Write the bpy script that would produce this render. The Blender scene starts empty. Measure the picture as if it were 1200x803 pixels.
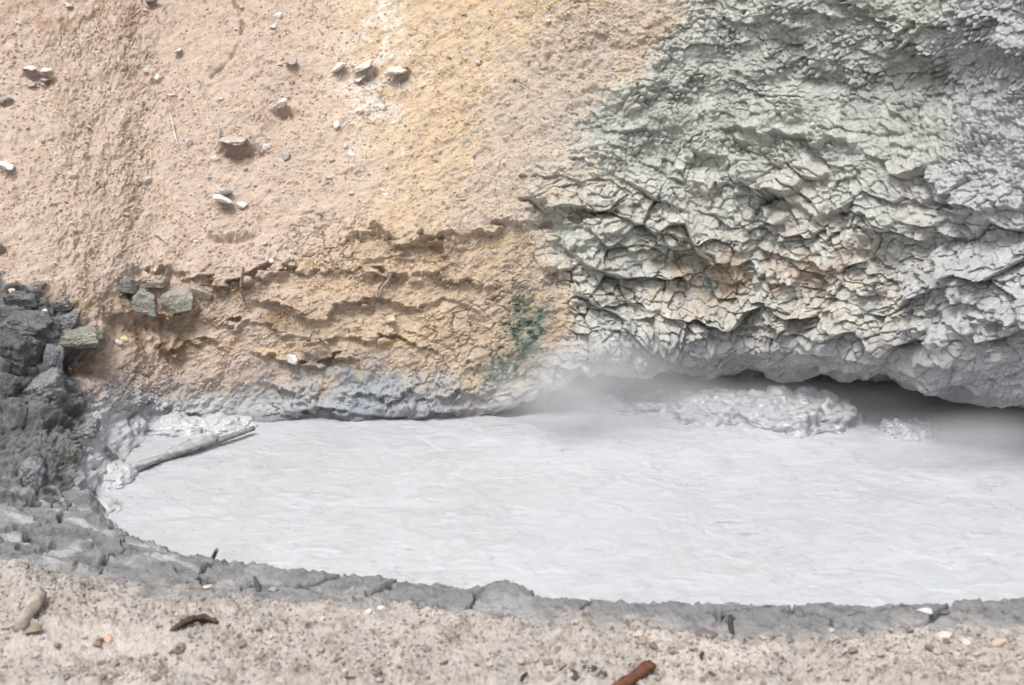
import bpy, bmesh, math, random
import numpy as np
from mathutils import Vector, Matrix, Euler

S = bpy.context.scene
C = S.collection
R = math.radians
F = np.float32

# ------------------------------------------------------------------ camera, light, exposure
FPX = 1903.0                       # focal length in photo pixels (photo 1200 x 803)
PITCH = R(16.2)
CAMZ = 3.0
cd = bpy.data.cameras.new('camera')
cam = bpy.data.objects.new('camera', cd)
C.objects.link(cam)
cam.location = (0, 0, CAMZ)
cam.rotation_euler = (R(90) - PITCH, 0, 0)
cd.sensor_width = 36
cd.lens = FPX / 1200 * 36
cd.clip_end = 500
cd.dof.use_dof = True
cd.dof.focus_distance = 9.6
cd.dof.aperture_fstop = 2.5
S.camera = cam

SUN_EL, SUN_AZ = R(66), R(215)     # azimuth clockwise from +Y: sun behind the viewer's left shoulder
w = bpy.data.worlds.new("World")
S.world = w
w.use_nodes = True
nt = w.node_tree
bg = nt.nodes['Background']
sky = nt.nodes.new('ShaderNodeTexSky')
sky.sky_type = 'NISHITA'
sky.sun_disc = False
sky.sun_elevation = SUN_EL
sky.sun_rotation = SUN_AZ
sky.dust_density = 4.0
hs = nt.nodes.new('ShaderNodeHueSaturation')
hs.inputs['Saturation'].default_value = 0.25
nt.links.new(sky.outputs[0], hs.inputs['Color'])
nt.links.new(hs.outputs[0], bg.inputs['Color'])
bg.inputs['Strength'].default_value = 0.13
sd = bpy.data.lights.new('sun', 'SUN')
sd.energy = 1.5
sd.angle = R(18)
sd.color = (1.0, 0.97, 0.94)
sun = bpy.data.objects.new('sun', sd)
C.objects.link(sun)
sdir = Vector((math.sin(SUN_AZ) * math.cos(SUN_EL), math.cos(SUN_AZ) * math.cos(SUN_EL), math.sin(SUN_EL)))
sun.rotation_euler = sdir.to_track_quat('Z', 'Y').to_euler()
sun.location = sdir * 30
S.view_settings.view_transform = 'Standard'
S.view_settings.look = 'None'
S.view_settings.gamma = 1
S.view_settings.exposure = 0.78
S.render.engine = 'CYCLES'
S.cycles.use_denoising = True
S.cycles.volume_step_rate = 2.0
S.cycles.max_bounces = 6
S.cycles.volume_bounces = 2

# ------------------------------------------------------------------ numpy helpers
cp_, sp_ = math.cos(PITCH), math.sin(PITCH)


def unproject(px, py, Y):
    """photo pixel + distance Y along the ground -> world point"""
    px, py, Y = np.broadcast_arrays(np.asarray(px, float), np.asarray(py, float), np.asarray(Y, float))
    u = (px - 600) / FPX
    v = (401.5 - py) / FPX
    dx, dy, dz = u, cp_ + v * sp_, -sp_ + v * cp_
    t = Y / dy
    return np.stack([dx * t, Y, CAMZ + dz * t], -1)


def on_plane(px, py, z=0.0):
    u = (np.asarray(px, float) - 600) / FPX
    v = (401.5 - np.asarray(py, float)) / FPX
    dy, dz = cp_ + v * sp_, -sp_ + v * cp_
    t = (z - CAMZ) / dz
    return u * t, dy * t


def project(P):
    d = P[..., 1] * cp_ - (P[..., 2] - CAMZ) * sp_
    up = P[..., 1] * sp_ + (P[..., 2] - CAMZ) * cp_
    return 600 + FPX * P[..., 0] / d, 401.5 - FPX * up / d


def hash2(ix, iy, seed):
    h = (ix.astype(np.int64) * 374761393 + iy.astype(np.int64) * 668265263 + seed * 974634777) & 0xFFFFFFFF
    h = ((h ^ (h >> 13)) * 1274126177) & 0xFFFFFFFF
    h = ((h ^ (h >> 16)) * 2246822519) & 0xFFFFFFFF
    return (h ^ (h >> 15)) & 0xFFFFFFFF


def h01(ix, iy, seed):
    return (hash2(ix, iy, seed) & 0xFFFFFF).astype(F) / F(0xFFFFFF)


def perlin(x, y, seed=0):
    x0, y0 = np.floor(x), np.floor(y)
    fx, fy = (x - x0).astype(F), (y - y0).astype(F)
    ix, iy = x0.astype(np.int64), y0.astype(np.int64)
    u = fx * fx * fx * (fx * (fx * 6 - 15) + 10)
    v = fy * fy * fy * (fy * (fy * 6 - 15) + 10)

    def g(i, j, dx, dy):
        a = h01(i, j, seed) * F(6.2831853)
        return np.cos(a) * dx + np.sin(a) * dy
    n00, n10 = g(ix, iy, fx, fy), g(ix + 1, iy, fx - 1, fy)
    n01, n11 = g(ix, iy + 1, fx, fy - 1), g(ix + 1, iy + 1, fx - 1, fy - 1)
    a = n00 + u * (n10 - n00)
    b = n01 + u * (n11 - n01)
    return (a + v * (b - a)) * F(1.45)


def fbm(x, y, oct=4, seed=0, gain=0.5, lac=2.03):
    r, a, t = 0, 1.0, 0
    for o in range(oct):
        r = r + a * perlin(x, y, seed + o * 17)
        t += a
        a *= gain
        x = x * lac + 3.7
        y = y * lac + 1.3
    return r / F(t) * F(1.6)


def ridged(x, y, oct=3, seed=0):
    r, a, t = 0, 1.0, 0
    for o in range(oct):
        r = r + a * (1 - np.abs(perlin(x, y, seed + o * 11)) * 2)
        t += a
        a *= .5
        x, y = x * 2.1 + 5.1, y * 2.1 + 2.7
    return r / F(t)


def voronoi(x, y, seed=0, jit=0.9):
    """cell id hash, offset to the centre (dx, dy), distance to the nearest edge, F1"""
    x0, y0 = np.floor(x).astype(np.int64), np.floor(y).astype(np.int64)
    d1 = np.full(x.shape, 9.0, F)
    rx1 = np.zeros(x.shape, F); ry1 = np.zeros(x.shape, F)
    cid = np.zeros(x.shape, np.int64)
    pts = []
    for j in (-1, 0, 1):
        for i in (-1, 0, 1):
            ix, iy = x0 + i, y0 + j
            h = hash2(ix, iy, seed)
            cx = ix + 0.5 + jit * ((h & 0xFFFF).astype(F) / F(65535) - F(.5))
            cy = iy + 0.5 + jit * (((h >> 16) & 0xFFFF).astype(F) / F(65535) - F(.5))
            rx, ry = (cx - x).astype(F), (cy - y).astype(F)
            d = rx * rx + ry * ry
            m = d < d1
            d1 = np.where(m, d, d1)
            rx1 = np.where(m, rx, rx1); ry1 = np.where(m, ry, ry1)
            cid = np.where(m, ix * 100003 + iy, cid)
            pts.append((rx, ry))
    e = np.full(x.shape, 9.0, F)
    for rx, ry in pts:
        ddx, ddy = rx - rx1, ry - ry1
        L = np.sqrt(ddx * ddx + ddy * ddy)
        ok = L > 1e-4
        q = np.where(ok, (0.5 * (rx + rx1) * ddx + 0.5 * (ry + ry1) * ddy) / np.maximum(L, F(1e-4)), F(9))
        e = np.minimum(e, q)
    return cid, -rx1, -ry1, e, np.sqrt(d1)


def cellrand(cid, seed):
    return h01(cid, cid * 0 + 7, seed)


def sst(a, b, x):
    t = np.clip((x - a) / (b - a), 0, 1)
    return (t * t * (3 - 2 * t)).astype(F)


def lin(c):
    c = np.asarray(c, float) / 255
    return np.where(c <= .04045, c / 12.92, ((c + .055) / 1.055) ** 2.4)


ALB = 0.80


def alb(r, g, b):
    return (lin((r, g, b)) * ALB).astype(F)


def mix(col, c, m):
    return col + (np.asarray(c, F) - col) * np.clip(m, 0, 1)[..., None]


def make_mesh(name, V, Q, col=None, mat=None, parent=None, smooth=True):
    me = bpy.data.meshes.new(name)
    n, f = len(V), len(Q)
    k = Q.shape[1]
    me.vertices.add(n)
    me.vertices.foreach_set('co', np.ascontiguousarray(V, F).ravel())
    me.loops.add(f * k)
    me.loops.foreach_set('vertex_index', np.ascontiguousarray(Q, np.int32).ravel())
    me.polygons.add(f)
    me.polygons.foreach_set('loop_start', np.arange(0, f * k, k, dtype=np.int32))
    me.polygons.foreach_set('use_smooth', np.full(f, smooth, bool))
    me.update(calc_edges=True)
    if col is not None:
        at = me.attributes.new('Col', 'FLOAT_COLOR', 'POINT')
        c4 = np.ones((n, 4), F)
        c4[:, :3] = np.clip(col, 0, 1)
        at.data.foreach_set('color', c4.ravel())
    if mat:
        me.materials.append(mat)
    o = bpy.data.objects.new(name, me)
    C.objects.link(o)
    if parent:
        o.parent = parent
    return o


def grid_quads(nr, nc):
    i = np.arange(nr * nc, dtype=np.int32).reshape(nr, nc)
    return np.stack([i[:-1, :-1], i[:-1, 1:], i[1:, 1:], i[1:, :-1]], -1).reshape(-1, 4)


def grid_normals(P):
    du = np.gradient(P, axis=1)
    dv = np.gradient(P, axis=0)
    n = np.cross(du, dv)
    return n / np.maximum(np.linalg.norm(n, axis=-1, keepdims=True), 1e-9)


def blur1(a, k, axis):
    """box blur run twice"""
    for _ in range(2):
        pad = [(0, 0)] * a.ndim
        pad[axis] = (k, k)
        b = np.pad(a, pad, mode='edge')
        c = np.cumsum(b, axis=axis)
        z = np.zeros_like(np.take(c, [0], axis=axis))
        c = np.concatenate([z, c], axis=axis)
        n = 2 * k + 1
        hi = np.take(c, range(n, c.shape[axis]), axis=axis)
        lo = np.take(c, range(0, c.shape[axis] - n), axis=axis)
        a = (hi - lo) / n
    return a


def tag(o, label=None, cat=None, group=None, kind=None):
    if label: o['label'] = label
    if cat: o['category'] = cat
    if group: o['group'] = group
    if kind: o['kind'] = kind
    return o


# ------------------------------------------------------------------ materials
def earth(name, rough=0.9, bump=((70, .6, .008),), speck=0.18, speck_scale=90, spec=0.25, grit=0.0, base=None, var2=0.12, gritcol=(.9, .86, .8)):
    """matt mineral surface: mineral colour from the mesh, grain and fine relief from noise"""
    m = bpy.data.materials.new(name)
    m.use_nodes = True
    t = m.node_tree
    N, L = t.nodes, t.links
    b = N['Principled BSDF']
    tc = N.new('ShaderNodeTexCoord')
    if base is None:
        at = N.new('ShaderNodeAttribute'); at.attribute_name = 'Col'
        col = at.outputs['Color']
    else:
        rgb = N.new('ShaderNodeRGB'); rgb.outputs[0].default_value = (*base, 1)
        col = rgb.outputs[0]

    def noise(sc, det=3, rg=.6):
        n = N.new('ShaderNodeTexNoise')
        n.inputs['Scale'].default_value = sc
        n.inputs['Detail'].default_value = det
        n.inputs['Roughness'].default_value = rg
        L.new(tc.outputs['Object'], n.inputs['Vector'])
        return n.outputs[0]

    def mapr(v, a, c, lo, hi):
        r = N.new('ShaderNodeMapRange')
        r.inputs[1].default_value = a; r.inputs[2].default_value = c
        r.inputs[3].default_value = lo; r.inputs[4].default_value = hi
        L.new(v, r.inputs[0])
        return r.outputs[0]

    def mulc(c, v):
        x = N.new('ShaderNodeVectorMath'); x.operation = 'SCALE'
        L.new(c, x.inputs[0]); L.new(v, x.inputs['Scale'])
        return x.outputs[0]
    col = mulc(col, mapr(noise(speck_scale, 4, .7), .3, .7, 1 - speck, 1 + speck))
    col = mulc(col, mapr(noise(speck_scale * .13, 3, .6), .3, .7, 1 - var2, 1 + var2))
    if grit:
        g = mapr(noise(speck_scale * 1.6, 2, .5), .63, .72, 0, grit)
        mx = N.new('ShaderNodeMix'); mx.data_type = 'RGBA'
        L.new(g, mx.inputs[0]); L.new(col, mx.inputs[6])
        mx.inputs[7].default_value = (*gritcol, 1)
        col = mx.outputs[2]
    L.new(col, b.inputs['Base Color'])
    b.inputs['Roughness'].default_value = rough
    b.inputs['Specular IOR Level'].default_value = spec
    prev = None
    for sc, st, ds in bump:
        bp = N.new('ShaderNodeBump')
        bp.inputs['Strength'].default_value = st
        bp.inputs['Distance'].default_value = ds
        L.new(noise(sc, 4, .65), bp.inputs['Height'])
        if prev: L.new(prev, bp.inputs['Normal'])
        prev = bp.outputs[0]
    if prev: L.new(prev, b.inputs['Normal'])
    return m


M_wall = earth('mineral_earth', .95, ((60, .55, .010), (240, .9, .006)), .22, 130, .15)
M_ground = earth('dry_soil', .95, ((60, .8, .014), (170, .8, .006)), .20, 120, .15)
M_stone = earth('pale_stone', .9, ((40, .5, .01), (150, .4, .004)), .12, 60, .2)
M_rock = earth('dark_fractured_rock', .9, ((14, .9, .05), (50, .9, .016), (140, .8, .006)), .26, 70, .25, var2=.2)
M_wood = earth('weathered_wood', .9, ((40, .9, .012), (160, .9, .005)), .32, 90, .15, var2=.3)

exec_parts = []

# ------------------------------------------------------------------ the hillside
def poly_y(poly, PX):
    p = np.array(poly, float)
    return np.interp(PX, p[:, 0], p[:, 1])


PXc = np.concatenate([np.linspace(-330, -50, 60, endpoint=False), np.linspace(-50, 1250, 1120, endpoint=False), np.linspace(1250, 1560, 66)])


def slopeY(Y0, row0, row, ang):
    """depth at photo row 'row' on a slope of 'ang' degrees through (row0, Y0)"""
    t0 = math.tan(PITCH + math.atan((row0 - 401.5) / FPX))
    t1 = math.tan(PITCH + math.atan((row - 401.5) / FPX))
    k = math.tan(R(ang))
    z0 = CAMZ - Y0 * t0
    return (CAMZ - z0 + k * Y0) / (k + t1)


def left_col(px, foot, Yf, kinkrow, Yk, ang, ang2=None):
    rows = [foot + 60, foot + 30, foot, (foot * 2 + kinkrow) / 3, (foot + kinkrow * 2) / 3, kinkrow]
    Ys = [Yf - .02, Yf - .02, Yf, Yf + (Yk - Yf) * .3, Yf + (Yk - Yf) * .62, Yk]
    for f in (.25, .5, .75, 1.0):
        r = kinkrow + (-20 - kinkrow) * f
        rows.append(r); Ys.append(slopeY(Yk, kinkrow, r, ang))
    for r in (-130, -330, -600):
        rows.append(r); Ys.append(slopeY(Ys[-1], rows[-1], r, 40))
    return px, rows, Ys


def bank_col(px, foot, Yf, a, b, kinkrow, Yk, ang):
    rows = [foot + 60, foot + 30, foot, a[0], b[0], kinkrow]
    Ys = [Yf - .02, Yf - .02, Yf, a[1], b[1], Yk]
    for f in (.25, .5, .75, 1.0):
        r = kinkrow + (-20 - kinkrow) * f
        rows.append(r); Ys.append(slopeY(Yk, kinkrow, r, ang))
    for r in (-130, -330, -600):
        rows.append(r); Ys.append(slopeY(Ys[-1], rows[-1], r, 40))
    return px, rows, Ys


def right_col(px, back, lip, Yl, face):
    """cave: back wall row/depth pairs, lip, then face rows"""
    rows = [475, 400, lip] + [r for r, y in face]
    Ys = [back, back - .05, Yl] + [y for r, y in face]
    return px, rows, Ys


cols = [
    bank_col(-330, 660, 6.7, (540, 7.2), (440, 7.7), 345, 8.2, 40),
    bank_col(-60, 650, 6.9, (540, 7.38), (440, 7.88), 345, 8.38, 41),
    bank_col(10, 646, 6.93, (540, 7.42), (440, 7.92), 342, 8.42, 41),
    bank_col(60, 634, 7.02, (540, 7.46), (440, 8.05), 338, 8.52, 42),
    bank_col(100, 606, 7.34, (540, 7.66), (445, 8.26), 334, 8.64, 42),
    bank_col(122, 574, 7.68, (520, 8.0), (448, 8.42), 330, 8.72, 42),
    bank_col(142, 540, 8.08, (500, 8.30), (450, 8.52), 326, 8.80, 43),
    bank_col(168, 508, 8.50, (480, 8.62), (430, 8.72), 322, 8.93, 43),
    left_col(215, 492, 8.72, 316, 8.99, 44),
    left_col(300, 492, 8.74, 290, 9.08, 45),
    left_col(480, 490, 8.76, 275, 9.12, 47),
    left_col(570, 488, 8.78, 270, 9.12, 50),
    right_col(640, 9.1, 462, 8.82, [(420, 8.80), (340, 8.93), (260, 9.1), (190, 9.26), (110, 9.48), (40, 9.68), (-20, 9.82), (-130, 10.2), (-330, 10.9), (-600, 12.2)]),
    right_col(700, 9.7, 428, 8.86, [(400, 8.80), (340, 8.92), (260, 9.08), (190, 9.2), (110, 9.38), (40, 9.56), (-20, 9.7), (-130, 10.0), (-330, 10.7), (-600, 11.9)]),
    right_col(760, 10.1, 436, 8.98, [(400, 8.88), (340, 8.93), (260, 9.05), (190, 9.2), (110, 9.34), (40, 9.45), (-20, 9.55), (-130, 9.85), (-330, 10.5), (-600, 11.6)]),
    right_col(850, 10.5, 440, 9.00, [(405, 8.86), (340, 8.93), (260, 9.02), (190, 9.2), (110, 9.36), (40, 9.42), (-20, 9.48), (-130, 9.75), (-330, 10.3), (-600, 11.3)]),
    right_col(950, 10.6, 442, 8.95, [(405, 8.83), (340, 8.90), (260, 8.98), (190, 9.14), (110, 9.34), (40, 9.36), (-20, 9.40), (-130, 9.65), (-330, 10.2), (-600, 11.2)]),
    right_col(1050, 10.6, 450, 8.88, [(412, 8.76), (340, 8.84), (260, 8.92), (190, 9.06), (110, 9.30), (40, 9.28), (-20, 9.30), (-130, 9.55), (-330, 10.1), (-600, 11.1)]),
    right_col(1130, 10.4, 468, 8.82, [(420, 8.68), (340, 8.78), (260, 8.86), (190, 9.0), (110, 9.24), (40, 9.20), (-20, 9.22), (-130, 9.45), (-330, 10.0), (-600, 11.0)]),
    right_col(1220, 10.2, 480, 8.74, [(430, 8.60), (340, 8.68), (260, 8.78), (190, 8.92), (110, 9.12), (40, 9.06), (-20, 9.1), (-130, 9.35), (-330, 9.9), (-600, 10.9)]),
    right_col(1560, 9.8, 500, 8.4, [(450, 8.25), (340, 8.3), (260, 8.4), (190, 8.5), (110, 8.6), (40, 8.65), (-20, 8.7), (-130, 8.95), (-330, 9.5), (-600, 10.5)]),
]
cpx = np.array([c[0] for c in cols], float)
crow = np.array([c[1] for c in cols], float)
cY = np.array([c[2] for c in cols], float)
cY -= np.interp(cpx, [850, 950, 1050, 1130, 1220, 1560], [0, .16, .36, .56, .70, .85])[:, None] * np.where(np.arange(13) < 2, 0, 1)[None, :]
K = crow.shape[1]
segs = [14, 46, 60, 96, 96, 96, 84, 84, 74, 66, 20, 12]      # samples between the K=13 control rows
tt = []
for k, n in enumerate(segs):
    tt += list(k + np.arange(n) / n)
tt.append(K - 1)
tt = np.array(tt)
nr, nc = len(tt), len(PXc)
rowc = np.stack([np.interp(PXc, cpx, crow[:, k]) for k in range(K)], 0)
Yc = np.stack([np.interp(PXc, cpx, cY[:, k]) for k in range(K)], 0)
rowc = blur1(rowc, 8, 1); Yc = blur1(Yc, 8, 1)
k0 = np.minimum(tt.astype(int), K - 2)
fr = (tt - k0)[:, None]
PY = rowc[k0] * (1 - fr) + rowc[k0 + 1] * fr
YY = Yc[k0] * (1 - fr) + Yc[k0 + 1] * fr
YYs = blur1(YY, 14, 0); PYs = blur1(PY, 14, 0)
wgt = sst(55, 110, np.arange(nr))[:, None]
YY = YY * (1 - wgt) + YYs * wgt
PY = PY * (1 - wgt) + PYs * wgt
PX = np.broadcast_to(PXc[None, :], PY.shape)
P0 = unproject(PX, PY, YY)
Nn = grid_normals(blur1(blur1(P0, 9, 0), 16, 1))
Nn *= np.where((Nn[..., 1] > 0) & (np.arange(nr)[:, None] > 60), -1, 1)[..., None]
if Nn[nr // 2, nc // 2, 1] > 0: Nn = -Nn
seglen = np.linalg.norm(np.diff(P0, axis=0), axis=-1)
B = np.concatenate([np.zeros((1, nc)), np.cumsum(seglen, 0)], 0)
B = B - B[sum(segs[:5])][None, :]
dl = np.linalg.norm(np.diff(P0, axis=1), axis=-1)
ex_ = np.concatenate([[0], np.cumsum((dl - np.diff(P0[..., 0], axis=1))[140:312].mean(0))])
A = P0[..., 0] + ex_[None, :] - ex_[nc // 2]
A = A.astype(F); B = B.astype(F)
PX = PX.astype(F); PY = PY.astype(F)
face = sst(50, 75, np.arange(nr))[:, None] * np.ones((1, nc), F)   # 0 inside the cave

wx = fbm(A * 2.2, B * 2.2, 3, 5) ; wy = fbm(A * 2.2, B * 2.2, 3, 9)
wx2 = fbm(A * 11, B * 11, 3, 15); wy2 = fbm(A * 11, B * 11, 3, 19)
ridge_x = np.interp(PY, [-600, 0, 60, 130, 200, 260, 330, 380, 430, 470, 600], [1150, 790, 742, 690, 655, 632, 640, 655, 640, 560, 560])
grey = sst(-30, 44, PX - ridge_x + wx * 34 + wx2 * 22 + 14 * fbm(A * 24, B * 24, 2, 16))
# zones of the sandy side
bandtop = poly_y([(-330, 340), (120, 326), (260, 322), (330, 310), (400, 290), (440, 272), (540, 268), (640, 262), (1600, 262)], PX)
band = sst(-8, 10, PY - bandtop + wy2 * 5) * (1 - grey)
wet = sst(-34, 34, PY - poly_y([(-330, 420), (60, 470), (130, 456), (220, 462), (300, 446), (380, 440), (450, 430), (540, 452), (600, 436), (700, 400), (1600, 400)], PX) + wx2 * 14 + wy * 10)

H = np.zeros(PX.shape, F)
# broad shape
H += .10 * fbm(A * 1.1, B * 1.1, 3, 31) * (.35 + .65 * grey) * face
H += .035 * fbm(A * 4, B * 4, 3, 37) * face * (.55 + .45 * np.maximum(grey, band))
# sandy grain
sand = (1 - grey) * face
ang = .5
ga, gb = A * math.cos(ang) + B * math.sin(ang), -A * math.sin(ang) + B * math.cos(ang)
lf = sst(330, 520, PX)
H += sand * (.018 * lf * fbm(ga * 7, gb * 15, 4, 41, .6) + .011 * (1 - lf) * fbm(A * 9, B * 16, 4, 42, .66))
H += sand * .006 * fbm(A * 30, B * 44, 3, 43, .65)
c1, _, _, e1, f1 = voronoi(A * 26 + wx2, B * 26 + wy2, 3)
H += sand * .016 * np.maximum(0, .55 - f1) * sst(.45, .9, cellrand(c1, 2)) * 1.6
cs, sx, sy, es, _ = voronoi(A * 9 + wx2 * .5, B * 9 + wy2 * .5, 71)
H += sand * (cellrand(cs, 5) - .5) * .014 * sst(-.1, .3, fbm(A * 1.7, B * 1.7, 2, 77))
H -= sand * .02 * sst(.05, .0, es) * sst(.1, .5, fbm(A * 1.4, B * 1.4, 2, 78))

# cells of broken crust, used by the ledges and the plates
ax = A + .06 * wx + .004 * wx2
by = B + .06 * wy + .004 * wy2
rot = -.22
pa, pb = ax * math.cos(rot) + by * math.sin(rot), -ax * math.sin(rot) + by * math.cos(rot)
cid1, dx1, dy1, e1, _ = voronoi(pa * 5.2, pb * 6.4, 11)
cid2, dx2, dy2, e2, _ = voronoi(pa * 13 + .12 * wx2, pb * 16 + .12 * wy2, 23)
cid3, dx3, dy3, e3, f3 = voronoi(A * 27 + .3 * wx2, B * 30 + .3 * wy2, 29)
chunk = (cellrand(cid2, 21) - .5) * 20 + (cellrand(cid3, 22) - .5) * 9
H_fine = H
H = np.zeros_like(H)
# ledges ------------------------------------------------------------
droop = np.zeros(PX.shape, F)


def ledge(poly, amp, up=26, dn=34, rag=7, fine=4, cut=.55, seed=0):
    """an undercut edge along a traced line: the bed above stands proud, the bed below is eaten back"""
    global H, droop
    p = np.array(poly, float)
    ln = poly_y(poly, PX)
    L_ = p[-1, 0] - p[0, 0]
    fall = sst(p[0, 0] - 6, p[0, 0] + L_ * .16, PX) * sst(p[-1, 0] + 6, p[-1, 0] - L_ * .16, PX)
    dv = PY - ln + rag * .8 * fbm(A * 4, B * 2, 2, 100 + seed) + chunk * (rag / 7)
    vis = sst(-.5, .1, fbm(A * 5, B * .8, 2, 170 + seed)) * .5 + .5
    pr = np.where(dv < 0, np.exp(np.minimum(dv, 0) / up), -cut * np.exp(-np.maximum(dv, 0) / dn) * sst(-.01, 4, dv))
    pr = np.where(dv >= 0, pr + (1 - sst(0, 5, dv)) * 1.0, pr)
    amp = amp * (1 - .5 * grey)
    H += (amp * fall * vis * face * pr).astype(F)
    droop += (amp * fall * vis * face * np.where(dv < 0, np.exp(np.minimum(dv, 0) / 9), 0)).astype(F)


L = [
    # sandy side
    ([(396, 286), (425, 270), (442, 268), (462, 288), (490, 280), (520, 274), (560, 268), (600, 262), (640, 258)], .075, 30, 16, 4),
    ([(115, 322), (200, 320), (262, 330), (300, 322), (335, 312), (400, 322), (440, 316), (500, 324), (560, 330), (606, 328)], .06, 26, 20, 5),
    ([(380, 300), (420, 306), (450, 304), (500, 300), (545, 306)], .03, 14, 12, 4),
    ([(285, 350), (330, 352), (362, 372), (382, 374), (394, 357), (440, 350), (470, 354), (510, 358)], .06, 18, 22, 3),
    ([(505, 352), (520, 346), (548, 354), (566, 372)], .035, 16, 14, 2),
    ([(225, 372), (290, 378), (340, 392), (400, 398), (470, 392), (540, 400)], .045, 20, 20, 6),
    ([(160, 388), (200, 408), (240, 396), (265, 410)], .04, 16, 18, 5),
    ([(290, 412), (340, 420), (372, 426), (400, 416), (430, 424)], .055, 18, 22, 5),
    ([(300, 452), (370, 466), (420, 464), (470, 456), (530, 462), (590, 446)], .05, 18, 18, 5),
    ([(130, 470), (200, 478), (240, 492), (300, 484)], .04, 16, 14, 4),
    ([(300, 478), (350, 482), (410, 480), (470, 488), (530, 484), (580, 482)], .07, 20, 26, 4),
    ([(62, 404), (90, 402), (128, 402)], .08, 26, 30, 2),
    ([(130, 366), (165, 366), (200, 372), (238, 360)], .07, 20, 34, 2),
    ([(240, 272), (270, 276), (300, 272)], .03, 14, 12, 2),
    ([(430, 330), (446, 312), (462, 318), (470, 322)], .03, 12, 14, 2),
    # grey cliff
    ([(690, 132), (720, 128), (760, 104), (790, 96), (850, 92)], .06, 26, 26, 8),
    ([(676, 40), (730, 46), (780, 44), (800, 24), (840, 20)], .03, 20, 16, 8),
    ([(836, 152), (880, 160), (930, 164), (1000, 162), (1016, 166)], .13, 40, 26, 7),
    ([(830, 20), (900, 22), (960, 14), (1010, 12), (1060, 24), (1110, 24), (1150, 20), (1185, 44), (1260, 50)], .10, 26, 60, 9),
    ([(900, 70), (960, 78), (1040, 64), (1100, 60)], .05, 24, 20, 8),
    ([(720, 150), (780, 146), (850, 142)], .05, 22, 22, 8),
    ([(612, 246), (640, 238), (668, 258), (700, 262), (720, 240)], .09, 26, 20, 6),
    ([(640, 284), (680, 284), (710, 276), (740, 250)], .07, 22, 20, 6),
    ([(636, 320), (668, 322), (700, 310)], .06, 22, 18, 5),
    ([(700, 235), (750, 226), (780, 238), (850, 210), (900, 205)], .05, 26, 22, 8),
    ([(716, 284), (760, 290), (796, 280), (830, 300), (862, 304)], .10, 36, 24, 6),
    ([(860, 214), (880, 218), (902, 256), (916, 242), (938, 240), (956, 256), (978, 236), (1010, 268), (1050, 270), (1078, 254)], .10, 40, 26, 4),
    ([(1060, 214), (1100, 240), (1150, 248), (1200, 236), (1260, 240)], .12, 34, 46, 7),
    ([(800, 330), (850, 316), (900, 322), (960, 316), (1010, 330), (1060, 322)], .08, 24, 24, 9),
    ([(660, 362), (700, 350), (726, 346), (760, 362), (790, 364)], .06, 24, 14, 3),
    ([(740, 372), (800, 384), (850, 376), (900, 382), (960, 388), (1040, 378), (1100, 372), (1180, 384), (1260, 380)], .09, 26, 24, 8),
    ([(860, 262), (910, 274), (960, 292), (1010, 300), (1060, 306)], .06, 24, 18, 7),
    ([(1090, 330), (1130, 336), (1180, 326), (1260, 330)], .05, 26, 16, 7),
    ([(800, 420), (860, 416), (920, 404), (980, 408), (1040, 420), (1110, 416), (1200, 402), (1260, 404)], .06, 18, 20, 3),
    ([(1040, 438), (1100, 446), (1150, 440), (1260, 446)], .04, 16, 16, 2),
]
for i, a in enumerate(L):
    ledge(*a[:5], seed=i * 3)

# plates of dried mud on the grey cliff --------------------------------
H_soft = H
H = np.zeros_like(H)
big = sst(165, 225, PY + wx * 30) * (1 - .75 * sst(388, 420, PY + wy2 * 8))
r1 = cellrand(cid1, 1)
tl1 = (-dy1 * (.4 + .9 * cellrand(cid1, 2)) + dx1 * (cellrand(cid1, 3) - .5) * 1.2)
G = grey * face
H1 = (r1 - .5) * .11 + tl1 * .12
lone = .35 + .65 * sst(-.25, .2, fbm(A * 1.9, B * 2.3, 3, 215))
H += G * big * H1 * lone
gate1 = sst(.25, .6, cellrand(cid1, 4) + .4 * fbm(A * 3, B * 3, 2, 201))
H -= G * (.25 + .75 * big) * .028 * sst(.04, .0, e1 + .012 * wx2) * gate1 * sst(.0, .35, fbm(A * 4, B * 4, 2, 203) + .25)
droop += G * big * np.maximum(H1, 0) * .8
r2 = cellrand(cid2, 1)
m2 = .45 + .55 * sst(-.2, .3, fbm(A * 2.3, B * 2.3, 2, 210))
H2 = ((r2 - .5) * .036 + (-dy2) * .040 * (.3 + cellrand(cid2, 5)) + dx2 * .03 * (cellrand(cid2, 6) - .5)) * m2 * (1 - .7 * sst(385, 415, PY + wy2 * 6))
H += G * H2 * (.55 + .2 * big)
droop += G * np.maximum(H2, 0) * .6
H -= G * .030 * (.2 + .8 * big) * sst(.07, .0, e2) * sst(.45, .75, cellrand(cid2, 7) + .45 * fbm(A * 2.1, B * 2.4, 2, 211))
# crust that has flaked away cell by cell
calm = 1 - .75 * sst(385, 415, PY + wy2 * 6)
k2 = fbm((pa - dx2 / 13) * 2.6, (pb - dy2 / 16) * 3.6, 3, 251)
H += G * sst(-.02, .02, k2) * .034 * (.5 + .5 * big) * calm
droop += G * sst(-.02, .02, k2) * .02
k3 = fbm((A - dx3 / 27) * 6, (B - dy3 / 30) * 8, 3, 257)
H_fine += G * sst(-.02, .02, k3) * (.008 * big + .010) * calm
H_fine += G * big * ((cellrand(cid3, 31) - .5) * .013 - dy3 * .010 + dx3 * .010 * (cellrand(cid3, 32) - .5)) * calm * sst(-.3, .3, fbm(A * 3, B * 3, 2, 261))
H_fine -= G * .008 * sst(.10, .0, e3) * sst(.55, .75, cellrand(cid3, 33))
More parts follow.
